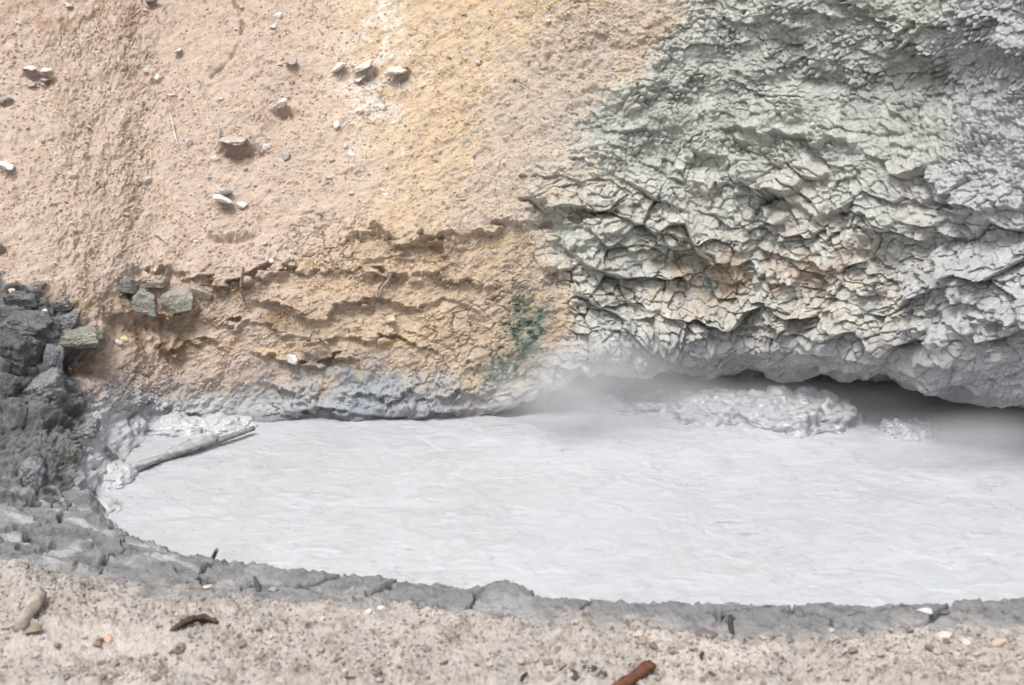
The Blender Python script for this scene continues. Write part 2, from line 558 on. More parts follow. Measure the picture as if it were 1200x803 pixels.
# popcorn crust in the upper part
pop = (1 - big) * sst(250, 180, PY) * G
r3 = cellrand(cid3, 1)
pm = sst(-.35, .15, fbm(A * 3.1, B * 3.6, 3, 220))
k3p = sst(-.04, .04, fbm((A - dx3 / 27) * 4.2, (B - dy3 / 30) * 6.0, 4, 259, .62))
H_fine += pop * (.006 + .036 * k3p) * (.35 + .65 * pm) * sst(.0, .30, e3) * (.3 + r3 * 1.0)
droop += pop * k3p * .03 * sst(.0, .28, e3) * r3
cid4, dx4, dy4, e4, _ = voronoi(A * 60 + .5 * wx2, B * 64, 33)
H_fine += G * .008 * (cellrand(cid4, 1) - .4) * sst(0, .3, e4) * (.4 + pop)
H_fine += G * .009 * fbm(A * 30, B * 34, 3, 230, .6) * (.4 + .6 * calm)
# vertical drip ribs at the right
rib = np.exp(-((PX - 1120) / 110) ** 2 - ((PY - 170) / 48) ** 2) + .7 * np.exp(-((PX - 740) / 26) ** 2 - ((PY - 180) / 30) ** 2)
H_fine += rib.astype(F) * .022 * fbm(A * 34 + wx2 * .3, B * 5, 3, 240)
H_hard = H
H = H_soft
# hollows that the photograph shows
for hx, hy, rx, ry, am in [(785, 305, 22, 10, .10), (760, 376, 20, 8, .05), (925, 268, 24, 10, .06), (1110, 285, 34, 24, .10), (1180, 300, 30, 30, .04), (640, 262, 14, 8, .08),
                           (700, 245, 22, 9, .08), (720, 130, 30, 14, .05), (1090, 85, 60, 24, .08), (960, 95, 40, 12, .04), (1170, 70, 50, 14, .08), (98, 420, 20, 13, .13), (185, 384, 34, 13, .08),
                           (375, 420, 20, 9, .06), (448, 316, 6, 4, .05), (270, 276, 20, 5, .03), (158, 343, 12, 7, .07), (700, 110, 8, 5, .03), (1075, 290, 12, 10, .05), (283, 174, 22, 6, .10), (333, 131, 13, 5, .06), (39, 86, 10, 4, .05), (58, 89, 9, 4, .05), (56, 97, 8, 3, .05), (266, 241, 13, 5, .04), (466, 92, 15, 5, .06), (428, 86, 14, 4, .05), (422, 96, 8, 4, .04), (8, 200, 12, 4, .05), (6, 119, 8, 3, .05), (183, 96, 6, 4, .04), (274, 277, 22, 4, .05), (306, 148, 5, 8, .04), (86, 385, 20, 5, .05)]:
    g = np.exp(-((PX - hx + wx2 * 5) / rx) ** 2 - ((PY - hy + wy2 * 4) / ry) ** 2)
    H -= (g * am * face).astype(F)
# knobbly lip of the overhang
lipm = np.exp(-((PY - poly_y([(560, 478), (640, 448), (700, 410), (780, 425), (900, 425), (1050, 440), (1200, 470), (1560, 490)], PX)) / 26) ** 2) * sst(560, 620, PX)
cidk, _, _, ek, fk = voronoi(A * 15 + .3 * wx2, B * 18 + .3 * wy2, 61)
H += (lipm * .035 * (np.maximum(0, .7 - fk)) * (1 - .7 * sst(720, 820, PX))).astype(F)
H += (sst(440, 475, PY) * face * wet * sand * .018 * fbm(A * 14, B * 22, 3, 66)).astype(F)
# teal mineral growth: small knobs
teal = (np.exp(-(((PX - 618) / 26) ** 2 + ((PY - 380) / 36) ** 2)) + .6 * np.exp(-(((PX - 590) / 34) ** 2 + ((PY - 428) / 18) ** 2)))
teal = np.clip(teal * (1.15 + 1.2 * wx2 + .8 * fbm(A * 28, B * 28, 2, 17)), 0, 1)
H += (teal * .02 * np.maximum(0, .7 - fk)).astype(F)
# inside of the cave
H += (1 - face) * .10 * fbm(A * 4, B * 6, 4, 68)
# fine cracks in the sandy slope
crk = np.abs(PX - poly_y([(-10, 0), (0, 0)], PX) * 0 - np.interp(PY, [0, 30, 60, 100, 130], [276, 281, 276, 240, 236]) + wx2 * 4 + wx * 5)
H -= (sst(2.2, .3, crk + 1.2 * np.abs(wx2)) * .05 * sst(130, 100, PY) * sst(-.3, .1, fbm(A * 6, B * 9, 2, 252))).astype(F)

# dark fractured rock of the bank on the left
dark_x = np.interp(PY + wy2 * 10, [300, 332, 350, 372, 400, 440, 480, 520, 560, 600, 640, 700], [-60, 14, 62, 96, 124, 96, 106, 96, 88, 98, 150, 170])
rk = sst(12, -12, PX - dark_x + wx2 * 9) * face
ca, sa = math.cos(.42), math.sin(.42)
qa, qb = A * ca - B * sa + .05 * wx, A * sa + B * ca + .05 * wy
cq, qx, qy, qe, _ = voronoi(qa * 2.2 + .06 * wx2, qb * 6.6 + .10 * wy2, 97)
cq2, q2x, q2y, qe2, _ = voronoi(qa * 5 + .1 * wx2, qb * 15 + .15 * wy2, 99)
low = sst(480, 560, PY)
H += rk * ((cellrand(cq, 1) - .5) * .13 - qy * .10 * (cellrand(cq, 2) + .2) + qx * .10 * (cellrand(cq, 3) - .5)) * (1 - .45 * low) * .42
H += rk * ((cellrand(cq2, 1) - .5) * .026 - q2y * .012)
H -= rk * .045 * sst(.06, .0, qe + .01 * wx2) * sst(.25, .5, cellrand(cq, 4))
def soft(a):
    b = a.copy(); b[1:-1] = .25 * a[:-2] + .5 * a[1:-1] + .25 * a[2:]
    c = b.copy(); c[:, 1:-1] = .25 * b[:, :-2] + .5 * b[:, 1:-1] + .25 * b[:, 2:]
    return c


H = soft(H)
H_fine += rk * (.008 * fbm(qa * 7, qb * 26, 3, 427, .55) + .007 * fbm(A * 20, B * 24, 3, 429, .6))
H_fine -= rk * .022 * sst(.09, .0, qe2) * sst(.3, .6, cellrand(cq2, 4))
# liquid mud that has splashed over the shore and set smooth
coat = sst(0, 18, PX - dark_x) * sst(262, 170, PX + wx2 * 14) * sst(474, 500, PY + wx * 12 + wy2 * 8)
H += coat * .03 * fbm(A * 6, B * 7, 2, 433)
H_fine *= (1 - .8 * coat)
H = H + H_fine + H_hard
droop = blur1(blur1(droop, 2, 1), 1, 0)
P1 = P0 + Nn * H[..., None]
P1[..., 2] -= droop * .3
P1 = P1.astype(F)

# mineral colours, plus shade painted under the cliff's brow ------------------------------------------------------
n1 = fbm(A * 1.6, B * 1.6, 3, 301); n2 = fbm(A * 6, B * 6, 4, 305, .6); n3 = fbm(A * 22, B * 22, 3, 309, .6)
gn = fbm(ga * 5, gb * 22, 3, 312)
col = np.zeros(PX.shape + (3,), F) + alb(214, 194, 178)
col = mix(col, alb(224, 197, 163), sst(-60, 170, PX - 370 + n1 * 60 + (PY - 150) * -.1) * .95)
col = mix(col, alb(223, 201, 172), np.exp(-((PX - 600) / 90) ** 2 - ((PY - 100) / 120) ** 2) * 1.0)
col = mix(col, alb(204, 174, 154), sst(.05, .8, n2) * sst(420, 300, PX) * .6)
col = mix(col, alb(184, 150, 128), np.exp(-((PX - 110) / 120) ** 2 - ((PY - 20) / 26) ** 2) * .6 * sst(-.3, .4, n2))
col = mix(col, alb(242, 233, 220), np.clip(np.exp(-((PX - 440) / 48) ** 2 - ((PY - 90) / 85) ** 2) + .8 * np.exp(-((PX - 448) / 16) ** 2 - ((PY - 20) / 40) ** 2), 0, 1) * sst(-.4, .2, n2 + .4 * n3) * .95)
col = mix(col, alb(198, 188, 178), sst(.1, .6, gn) * sst(420, 560, PX) * .7)
col = mix(col, alb(202, 190, 180), sst(130, 10, np.abs(PX - ridge_x + 46) + n2 * 40) * .7)
col = mix(col, alb(200, 184, 170), sst(.1, .7, n3) * .5)
col = mix(col, alb(207, 186, 163), band * sst(250, 420, PX) * .75)
col = mix(col, alb(206, 186, 170), band * sst(330, 200, PX) * .7)
col = mix(col, alb(188, 160, 128), np.clip(band * sst(.25, .7, n2) * .5, 0, 1))
col = mix(col, alb(222, 196, 160), band * sst(.2, .6, fbm(A * 3, B * 9, 3, 320)) * .6)
# brown iron stains under ledges (patches with their own outline)
for hx, hy, rx, ry, am in [(185, 400, 48, 34, .95), (375, 420, 40, 14, .8), (330, 372, 60, 12, .6), (540, 300, 50, 12, .45), (470, 296, 40, 10, .55), (260, 340, 36, 14, .7), (110, 425, 26, 22, .7), (160, 360, 60, 14, .6), (60, 350, 60, 16, .3)]:
    g = np.exp(-((PX - hx) / rx) ** 2 - ((PY - hy) / ry) ** 2) * sst(-.6, .3, n2 + n3 * .5)
    col = mix(col, alb(138, 114, 82), g * am)
# grey-blue mud splashed on the foot
wc = alb(178, 180, 182) + (alb(204, 206, 208) - alb(178, 180, 182)) * sst(380, 240, PX)[..., None] * sst(455, 475, PY)[..., None]
col = mix(col, wc, wet * (1 - grey) * sst(-.75, .0, n2 + sst(450, 490, PY) * .9 + sst(300, 200, PX) * .3))
col = mix(col, alb(160, 172, 182), (np.exp(-((PX - 450) / 60) ** 2 - ((PY - 440) / 14) ** 2) + np.exp(-((PX - 430) / 30) ** 2 - ((PY - 474) / 9) ** 2)) * .7 * sst(-.4, .3, n2))
# grey cliff
gc = np.zeros_like(col) + alb(200, 201, 194)
gc = mix(gc, alb(200, 204, 194), sst(-.2, .5, n1) * sst(240, 120, PY) * .9)
gc = mix(gc, alb(182, 183, 176), sst(.0, .6, n2) * sst(230, 150, PY) * .6)
gc = mix(gc, alb(212, 207, 197), sst(170, 240, PY) * sst(-.3, .4, fbm(A * 2.6, B * 2.6, 3, 331)) * .85)
gc = mix(gc, alb(196, 174, 150), np.exp(-((PX - 880) / 150) ** 2 - ((PY - 325) / 46) ** 2) * sst(-.35, .35, n2) * .9)
gc = mix(gc, alb(160, 162, 160), np.exp(-((PX - 1080) / 150) ** 2 - ((PY - 80) / 46) ** 2) * sst(-.5, .3, n2) * .8)  # shade of the recess below the brow, put into the colour
gc = mix(gc, alb(194, 196, 200), sst(-10, 60, PX - 1060 + (PY - 250) * .2 + n1 * 60) * .75)
gc = mix(gc, alb(180, 180, 182), sst(370, 412, PY + n2 * 14) * .85)
gc = mix(gc, alb(205, 204, 200), np.exp(-((PX - 695) / 50) ** 2 - ((PY - 392) / 34) ** 2) * .5)
gc = mix(gc, alb(176, 183, 168), np.exp(-((PX - 800) / 90) ** 2 - ((PY - 150) / 60) ** 2) * sst(-.3, .4, n2) * .6)
gc = mix(gc, alb(180, 187, 172), np.exp(-((PX - 735) / 40) ** 2 - ((PY - 270) / 40) ** 2) * sst(-.3, .4, n2) * .6)
gc = gc * 1.02
gc = gc * (1 + (cellrand(cid2, 9) - .5)[..., None] * .14)
col = col + (gc - col) * grey[..., None]
col = mix(col, alb(88, 116, 104), teal * .75)
col = mix(col, alb(52, 84, 74), teal * sst(.0, .4, n3) * .85)
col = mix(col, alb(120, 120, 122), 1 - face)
# left end: dark rock and dirty grey patches
col = mix(col, alb(128, 128, 128), rk)
col = mix(col, alb(98, 98, 99), rk * sst(-.1, .5, n2) * .8)
col = mix(col, alb(180, 182, 184), rk * sst(.0, .5, fbm(qa * 4, qb * 20, 3, 451)) * sst(520, 600, PY + n2 * 20) * .75)
col = mix(col, alb(160, 152, 132), rk * sst(.2, .6, n1) * sst(480, 400, PY) * .5)
col = mix(col, alb(214, 215, 218), coat * .97)

Q = grid_quads(nr, nc)
fc = Q[:, 0]
hill_mask = np.ones(len(Q), bool)
Vf = P1.reshape(-1, 3); Cf = col.reshape(-1, 3)
PXf, PYf = project(P1)
PXf, PYf = PXf.ravel(), PYf.ravel()

# the larger plates of the cliff are pieces of their own
sel = (G * big).ravel()[fc] > .35
ids = cid1.ravel()[fc]
ids = np.where(sel, ids, -1)
order = np.argsort(ids, kind='stable')
so = ids[order]
cuts = np.flatnonzero(np.diff(so)) + 1
groups = np.split(order, cuts)
pieces = []
for g in groups:
    if ids[g[0]] == -1: continue
    x, y = PXf[Q[g, 0]], PYf[Q[g, 0]]
    if len(g) > 260 and -40 < x.mean() < 1240 and y.mean() > -20:
        pieces.append((len(g), g))
pieces.sort(key=lambda t: -t[0])
pieces = pieces[:290]
for _, g in pieces: hill_mask[g] = False


def submesh(name, V, Q, col, fidx, mat, parent=None):
    q = Q[fidx]
    u, inv = np.unique(q, return_inverse=True)
    return make_mesh(name, V[u], inv.reshape(q.shape).astype(np.int32), col[u], mat, parent)


hill = submesh('hillside', Vf, Q, Cf, np.flatnonzero(hill_mask), M_wall)
tag(hill, 'sandy slope and cracked grey mud cliff overhanging the pool', kind='structure')
for _, g in pieces:
    submesh('mud_plate', Vf, Q, Cf, g, M_wall, hill)
print('plates', len(pieces), 'wall verts', len(Vf))

# ------------------------------------------------------------------ the near ground with the pool rim
shore_px = [(1700, 700), (1400, 706), (1250, 709), (1200, 711), (1150, 714), (1080, 717), (960, 717), (850, 716), (760, 714), (690, 711), (642, 708), (620, 703), (590, 699), (560, 697), (520, 692),
            (470, 687), (400, 682), (350, 676), (300, 668), (250, 658), (210, 650), (170, 638), (145, 628), (128, 612), (122, 596), (112, 585), (120, 572), (132, 560), (140, 552), (150, 542), (152, 530), (164, 522), (172, 510), (160, 500),
            (200, 492), (300, 480), (300, 440), (1700, 440)]
sh = np.array([on_plane(x, y) for x, y in shore_px])


def signed_dist(x, y, poly):
    d = np.full(x.shape, 1e9); inside = np.zeros(x.shape, bool)
    n = len(poly)
    for i in range(n):
        x1, y1 = poly[i]; x2, y2 = poly[(i + 1) % n]
        ex, ey = x2 - x1, y2 - y1
        t = np.clip(((x - x1) * ex + (y - y1) * ey) / (ex * ex + ey * ey + 1e-12), 0, 1)
        d = np.minimum(d, (x - x1 - t * ex) ** 2 + (y - y1 - t * ey) ** 2)
        c = ((y1 > y) != (y2 > y)) & (x < (x2 - x1) * (y - y1) / (y2 - y1 + 1e-12) + x1)
        inside ^= c
    d = np.sqrt(d)
    return np.where(inside, -d, d).astype(F)


gpx = np.concatenate([np.linspace(-400, -50, 50, endpoint=False), np.linspace(-50, 340, 470, endpoint=False), np.linspace(340, 1250, 800, endpoint=False), np.linspace(1250, 1700, 60)])
gpy = np.concatenate([np.linspace(330, 430, 30, endpoint=False), np.linspace(430, 640, 300, endpoint=False), np.linspace(640, 730, 170, endpoint=False), np.linspace(730, 830, 150, endpoint=False), np.linspace(830, 1300, 60)])
GX, GY = np.meshgrid(gpx, gpy)
xg, yg = on_plane(GX, GY)
xg = xg.astype(F); yg = yg.astype(F)
ur = fbm(xg * 5, yg * 5, 3, 401); ur2 = fbm(xg * 20, yg * 20, 3, 405)
d = signed_dist(xg, yg, sh) + .022 * ur2 + .016 * ur + .010 * fbm(xg * 42, yg * 34, 2, 408)
# rim
h = np.where(d > 0, .075 * sst(0, .10, d) + .03 * sst(.1, .9, d), -.35 * sst(0, -.25, d))
bl = np.zeros_like(xg)
front = sst(6.35, 6.1, yg + .08 * ur) * sst(0, .25, d)
rim = sst(-.03, .03, d) * (1 - sst(.30, .62, d + .12 * ur + .05 * ur2)) * (1 - bl)
# soft crumbly soil of the foreground
soil_row = poly_y([(-400, 655), (0, 672), (60, 684), (120, 696), (200, 708), (300, 716), (420, 718), (500, 728), (640, 738), (760, 748), (900, 764), (1000, 756), (1080, 742), (1200, 752), (1700, 740)], GX)
soil = sst(-18, 20, GY - soil_row - 6 + 12 * ur + 7 * ur2) * sst(.02, .1, d)
h += soil * (.03 * ur + (.007 + .013 * sst(-.2, .5, fbm(xg * 1.7, yg * 2.6, 2, 409))) * (np.abs(ur2) * 1.4 - .3 + .4 * fbm(xg * 12, yg * 12, 2, 407)) + .006 * fbm(xg * 40, yg * 30, 2, 411, .6))
cc, _, _, ce, cf = voronoi(xg * 24 + ur2 * .6, yg * 24, 91)
clod = sst(.0, .5, fbm(xg * 2.6, yg * 2.6, 3, 415)) * .8 + .2
h += soil * clod * .022 * np.maximum(0, .6 - cf) * sst(.45, .75, cellrand(cc, 1)) * 1.8
# cracked grey crust along the rim: slabs with open joints
cr, rdx, rdy, re, _ = voronoi(xg * 2.3 + .25 * ur + .05 * ur2, yg * 4.6 + .3 * ur + .06 * ur2, 95)
rim_only = sst(-.03, .03, d) * (1 - soil)
h += rim_only * ((cellrand(cr, 1) - .5) * .022 + rdy * .018)
h -= rim_only * .07 * sst(.06, .0, re + .012 * ur2) * sst(.1, .35, cellrand(cr, 3) + .3 * ur)
h += rim_only * .005 * fbm(xg * 30, yg * 22, 2, 421, .6)
lay = rim_only * sst(330, 160, GX) * sst(700, 680, GY)
la, lb = xg * .93 - yg * .36, xg * .36 + yg * .93
h += lay * (.030 * fbm(la * 3, lb * 11, 3, 423, .55))
cl, lx, ly, le, _ = voronoi(la * 2.2 + .1 * ur2, lb * 7 + .12 * ur2, 425)
h += lay * ((cellrand(cl, 1) - .5) * .05 + ly * .03 - .03 * sst(.08, 0, le))
# small mound at the rim in the middle
mx_, my_ = on_plane(592, 708)
md = np.clip(1 - ((xg - mx_) / .15) ** 2 - ((yg - my_) / .10) ** 2, 0, 1) ** .7
h += (.045 * md * (1 + .2 * ur2)).astype(F)
Pg = np.stack([xg, yg, h], -1).astype(F)
# colours
m1 = fbm(xg * 2.2, yg * 2.2, 4, 441); m2_ = fbm(xg * 12, yg * 12, 4, 445, .65)
cg = np.zeros(Pg.shape, F) + alb(191, 183, 176)
cg = mix(cg, alb(160, 147, 137), sst(.0, .6, m2_) * .8)
cg = mix(cg, alb(214, 204, 196), sst(.1, .6, m1) * .7)
wp = np.exp(-((GX - 115) / 110) ** 2 - ((GY - 780) / 22) ** 2)
cg = mix(cg, alb(208, 198, 190), wp * .9)
cg = mix(cg, alb(150, 134, 118), sst(.45, .8, cellrand(cc, 1)) * sst(.55, .2, cf) * .55 * clod)
gr = np.clip(1 - soil, 0, 1)
cg = mix(cg, alb(134, 135, 136), gr * .95)
cg = mix(cg, alb(110, 112, 114), gr * sst(.05, .5, m2_) * .8)
cg = mix(cg, alb(182, 183, 185), lay * sst(.05, .5, fbm(la * 3, lb * 13, 3, 452)) * .85)
cg = mix(cg, alb(126, 127, 130), lay * sst(.1, .5, fbm(la * 3, lb * 11, 3, 453)) * .7)
cg = mix(cg, alb(178, 178, 177), gr * sst(.35, .7, m1 + .3 * m2_) * .6)
cg = mix(cg, alb(110, 111, 114), sst(.09, .03, d + .03 * ur2) * .6 * sst(-.3, .2, m1))
cg = mix(cg, alb(202, 203, 206), sst(.022, .0, d) * .9)
Qg = grid_quads(len(gpy), len(gpx))
Vg = Pg.reshape(-1, 3); Cg = cg.reshape(-1, 3)
gmask = np.ones(len(Qg), bool)
fx0 = Qg[:, 0]
gp = []
for wmask, cid_ in (((rim_only > .5), cr),):
    s_ = wmask.ravel()[fx0]
    idd = np.where(s_, cid_.ravel()[fx0], -1)
    order = np.argsort(idd, kind='stable'); so = idd[order]
    for g in np.split(order, np.flatnonzero(np.diff(so)) + 1):
        if idd[g[0]] == -1 or len(g) < 120 or not gmask[g].all(): continue
        xx, yy = GX.ravel()[fx0[g]].mean(), GY.ravel()[fx0[g]].mean()
        if -40 < xx < 1240 and yy < 800:
            gp.append((g, 'mud_slab' if cid_ is cr else 'rock_slab')); gmask[g] = False
ground = submesh('ground', Vg, Qg, Cg, np.flatnonzero(gmask), M_ground)
tag(ground, 'grey cracked rim and pale crumbly soil in front of the mud pool', kind='structure')
for g, nm in gp[:290]:
    submesh(nm, Vg, Qg, Cg, g, M_ground, ground)
# land around and behind the viewer
outer = []
ox = np.array([-60, -30, -12, -6, 6, 12, 30, 60], float); oy = np.array([-60, -25, -8, -2, 1, 3.2], float)
OX, OY = np.meshgrid(ox, oy)
OZ = .08 + .02 * np.sin(OX) + 0 * OY
oc = np.zeros(OX.shape + (3,), F) + alb(196, 184, 174)
og = make_mesh('plain', np.stack([OX, OY, OZ - .03], -1).reshape(-1, 3), grid_quads(len(oy), len(ox)), oc.reshape(-1, 3), M_ground)
tag(og, 'pale soil behind the viewer', kind='structure')

# ------------------------------------------------------------------ the mud
mpx = np.linspace(-60, 1700, 900); mpy = np.concatenate([np.linspace(438, 560, 190, endpoint=False), np.linspace(560, 760, 230)])
MX, MY = np.meshgrid(mpx, mpy)
xm, ym = on_plane(MX, MY)
xm = xm.astype(F); ym = ym.astype(F)
u1 = fbm(xm * 1.1, ym * 1.1, 3, 501); u2 = fbm(xm * 1.1, ym * 1.1, 3, 507)
u3 = fbm(xm * 4.5, ym * 5.5, 3, 509); u4 = fbm(xm * 4.5, ym * 5.5, 3, 510)
st = fbm(xm * 3.4 + u3 * 1.0, ym * 4.2 + u4 * 1.0, 3, 511, .45)
fn = fbm(xm * 12 + u3, ym * 20 + u4, 3, 513, .6)
spar = fbm(xm * 1.9, ym * 2.8, 3, 521)
line = np.abs(fbm(xm * 3.4 + u3 * 1.4 + u2, ym * 6.5 + u4 * 1.6 + u1, 2, 517))
lm = sst(.045, .0, line) * sst(.0, .4, spar + .4 * sst(520, 250, MX)) * sst(-.25, .15, u3)
hm = .0042 * st + .006 * u1 + .0005 * fn - .005 * lm
boil = np.exp(-((MX - 905) / 95) ** 2 - ((MY - 486) / 24) ** 2) + .5 * np.exp(-((MX - 760) / 110) ** 2 - ((MY - 478) / 16) ** 2) + .4 * np.exp(-((MX - 1070) / 40) ** 2 - ((MY - 505) / 10) ** 2)
bb = fbm(xm * 14, ym * 9, 4, 531, .6)
hm += (boil * (.02 + .022 * fbm(xm * 9, ym * 6, 3, 541) + .012 * fbm(xm * 22, ym * 14, 2, 543))).astype(F)
Pm = np.stack([xm, ym, hm], -1)
cmud = np.zeros(Pm.shape, F) + np.array(alb(189, 192, 195))
cmud = mix(cmud, alb(177, 179, 185), sst(-.1, .7, st) * .3)
cmud = mix(cmud, alb(184, 183, 181), sst(.0, .6, u2) * .25)
cmud = mix(cmud, alb(198, 200, 206), sst(.1, .6, fbm(xm * 1.6 + u3 * .8, ym * 3 + u4 * .8, 4, 523)) * .6)
sw = np.abs(fbm(xm * .9 + u3 * .5 + u2 * .5, ym * 2.2 + u4 * .5 + u1 * .6, 4, 527))
cmud = mix(cmud, alb(170, 172, 177), sst(.16, .0, sw) * .45 * sst(-.4, .2, u2))
cmud = mix(cmud, alb(146, 148, 153), lm * .75)
cmud = mix(cmud, alb(138, 138, 142), sst(.6, .8, fbm(xm * 11 + u3, ym * 15, 3, 525, .6)) * sst(.0, .4, u1) * .6)
M_mud = earth('wet_mud', .28, ((16, .15, .010), (60, .12, .004)), .02, 40, .4, var2=.04)
mud = make_mesh('mud_pool', Pm.reshape(-1, 3), grid_quads(len(mpy), len(mpx)), cmud.reshape(-1, 3), M_mud)
tag(mud, 'pool of pale grey liquid mud under the cliff', kind='structure')

# ------------------------------------------------------------------ things lying about
rng = random.Random(5)
Pw = P1.reshape(-1, 3).astype(np.float64)
Nw = grid_normals(blur1(blur1(P1.astype(np.float64), 4, 0), 4, 1)).reshape(-1, 3)
Nw *= np.where(Nw[:, 1:2] > 0, -1, 1)
PXg, PYg = project(Pg.astype(np.float64)); PXg, PYg = PXg.ravel(), PYg.ravel()
Vgd = Vg.astype(np.float64)
Ng = grid_normals(blur1(blur1(Pg.astype(np.float64), 2, 0), 3, 1)).reshape(-1, 3)
Ng *= np.where(Ng[:, 2:3] < 0, -1, 1)


def pick(px, py, surf='wall'):
    """point, normal and colour of the surface seen at a photo position"""
    if surf == 'mud':
        x, y = on_plane(px, py, 0.004)
        return Vector((float(x), float(y), .004)), Vector((0, 0, 1)), np.array(alb(189, 192, 195))
    X, Y, V, N_, C_ = (PXf, PYf, Pw, Nw, Cf) if surf == 'wall' else (PXg, PYg, Vgd, Ng, Cg)
    r = 2.5
    while True:
        k = np.flatnonzero((np.abs(X - px) < r) & (np.abs(Y - py) < r))
        if len(k): break
        r *= 1.6
    i = k[np.argmin(V[k, 1])]
    return Vector(V[i]), Vector(N_[i]), C_[i]


def scale_at(p):
    return (p.y * cp_ - (p.z - CAMZ) * sp_) / FPX


def skin3(V, f, seed, oct=3):
    x, y, z = V[:, 0] * f, V[:, 1] * f, V[:, 2] * f
    return (fbm(x + seed, y, oct, seed % 89) + fbm(y + 5.3, z + seed, oct, seed % 83) + fbm(z + 1.7, x + 9.1, oct, seed % 79)) / 1.7


BALLS = {}


def ball(sub):
    if sub not in BALLS:
        bm = bmesh.new()
        bmesh.ops.create_icosphere(bm, subdivisions=sub, radius=1)
        BALLS[sub] = (np.array([v.co[:] for v in bm.verts]), np.array([[v.index for v in f.verts] for f in bm.faces], np.int32))
        bm.free()
    return BALLS[sub]


def chunk_arrays(seed, sub=3, planes=11, rough=.05, boxy=0.0):
    """a broken stone: a ball cut by random planes, with a rough skin"""
    V, T = ball(sub)
    rs = np.random.RandomState(seed)
    n = rs.normal(size=(planes, 3)); n /= np.linalg.norm(n, axis=1)[:, None]
    dd = rs.uniform(.38, .85, planes)
    if boxy:
        b6 = np.array([[1, 0, 0], [-1, 0, 0], [0, 1, 0], [0, -1, 0], [0, 0, 1], [0, 0, -1]]) + rs.uniform(-.28, .28, (6, 3))
        b6 /= np.linalg.norm(b6, axis=1)[:, None]
        n = np.concatenate([n, b6]); dd = np.concatenate([dd + boxy, rs.uniform(.48, .66, 6)])
    q = V @ n.T
    rr = np.min(np.where(q > 1e-3, dd[None] / np.maximum(q, 1e-3), 9), axis=1)
    rr = np.minimum(rr, 1.1)
    P = V * rr[:, None]
    k = skin3(P, 2.2, seed) * rough + skin3(P, 7, seed + 3) * rough * .55 + skin3(P, 19, seed + 5, 2) * rough * .3
    return P * (1 + k)[:, None], T


def stone(name, px, py, w_, h_, col, label, cat='stone', surf='wall', seed=0, tilt=0, depth=.8, out=.25, yaw=0, sub=3, rough=.06, boxy=0, pitch=0, parent=None, group=None, mat=None, planes=10):
    """w_ x h_ photo pixels wide and high; 'out' pushes it out of (or lifts it off) the ground in units of its depth"""
    p, n, _ = pick(px, py, surf)
    k = scale_at(p)
    V, T = chunk_arrays(seed + 11, sub, planes, rough, boxy)
    V = V / np.abs(V).max(0) * .5
    sx, sz = w_ * k, h_ * k
    V = V * np.array([sx, sx * depth, sz])
    M = (Matrix.Rotation(R(yaw), 3, 'Z') @ Matrix.Rotation(R(tilt), 3, 'Y') @ Matrix.Rotation(R(pitch), 3, 'X'))
    off = Vector((0, -1, .25)) * (sx * depth * out) if surf == 'wall' else Vector((0, 0, sz * out))
    base = np.asarray(alb(*col))
    c = base[None] * (1 + .12 * fbm(V[:, 0] * 30 + seed, V[:, 2] * 40 + V[:, 1] * 20, 3, 5)[:, None])
    o = make_mesh(name, V, T, c, mat or M_stone, parent, smooth=True)
    o.location = p + off
    o.rotation_euler = M.to_euler()
    if label: tag(o, label, cat, group)
    return o


def tube(name, pts, rad, col, mat=M_wood, parent=None, sides=10, rough=.12, seed=0, caps=True):
    """a knotty stick along 3-D points"""
    pts = [Vector(p) for p in pts]
    fine, fr_ = [], []
    for i in range(len(pts) - 1):
        n = 6
        for k in range(n):
            fine.append(pts[i].lerp(pts[i + 1], k / n)); fr_.append(rad[i] + (rad[i + 1] - rad[i]) * k / n)
    fine.append(pts[-1]); fr_.append(rad[-1])
    for _ in range(2):
        fine = [fine[0]] + [(fine[i - 1] + fine[i] * 2 + fine[i + 1]) / 4 for i in range(1, len(fine) - 1)] + [fine[-1]]
    rs = np.random.RandomState(seed + 3)
    lobes = 1 + rough * rs.normal(size=sides)
    V = []
    for i, p in enumerate(fine):
        t = (fine[min(i + 1, len(fine) - 1)] - fine[max(i - 1, 0)]).normalized()
        a = t.cross(Vector((0, .3, 1))).normalized(); b = t.cross(a)
        for s_ in range(sides):
            th = 2 * math.pi * s_ / sides
            r_ = fr_[i] * lobes[s_] * (1 + rough * .7 * rs.normal())
            V.append(p + (a * math.cos(th) + b * math.sin(th)) * r_)
    n = len(fine)
    T = []
    for i in range(n - 1):
        for s_ in range(sides):
            q = [i * sides + s_, i * sides + (s_ + 1) % sides, (i + 1) * sides + (s_ + 1) % sides, (i + 1) * sides + s_]
            T += [[q[0], q[1], q[2]], [q[0], q[2], q[3]]]
    for e, rev in ((0, True), (n - 1, False)):
        V.append(fine[e]); c_ = len(V) - 1
        for s_ in range(sides):
            f = [e * sides + s_, e * sides + (s_ + 1) % sides, c_]
            T.append(f[::-1] if rev else f)
    V = np.array([v[:] for v in V])
    c = np.asarray(alb(*col))[None] * (1 + .15 * fbm(V[:, 0] * 60, V[:, 2] * 60 + V[:, 1] * 40, 2, seed)[:, None])
    return make_mesh(name, V, np.array(T, np.int32), c, mat, parent)


def stick(name, pix, rad_px, col, label, cat, surf='wall', lift=0.0, seed=0, **kw):
    pts, rd = [], []
    for (x, y, l), r_ in zip(pix, rad_px):
        p, n, _ = pick(x, y, surf); k = scale_at(p)
        pts.append(p + n * (l * k)); rd.append(r_ * k)
    o = tube(name, pts, rd, col, seed=seed, **kw)
    tag(o, label, cat)
    return o


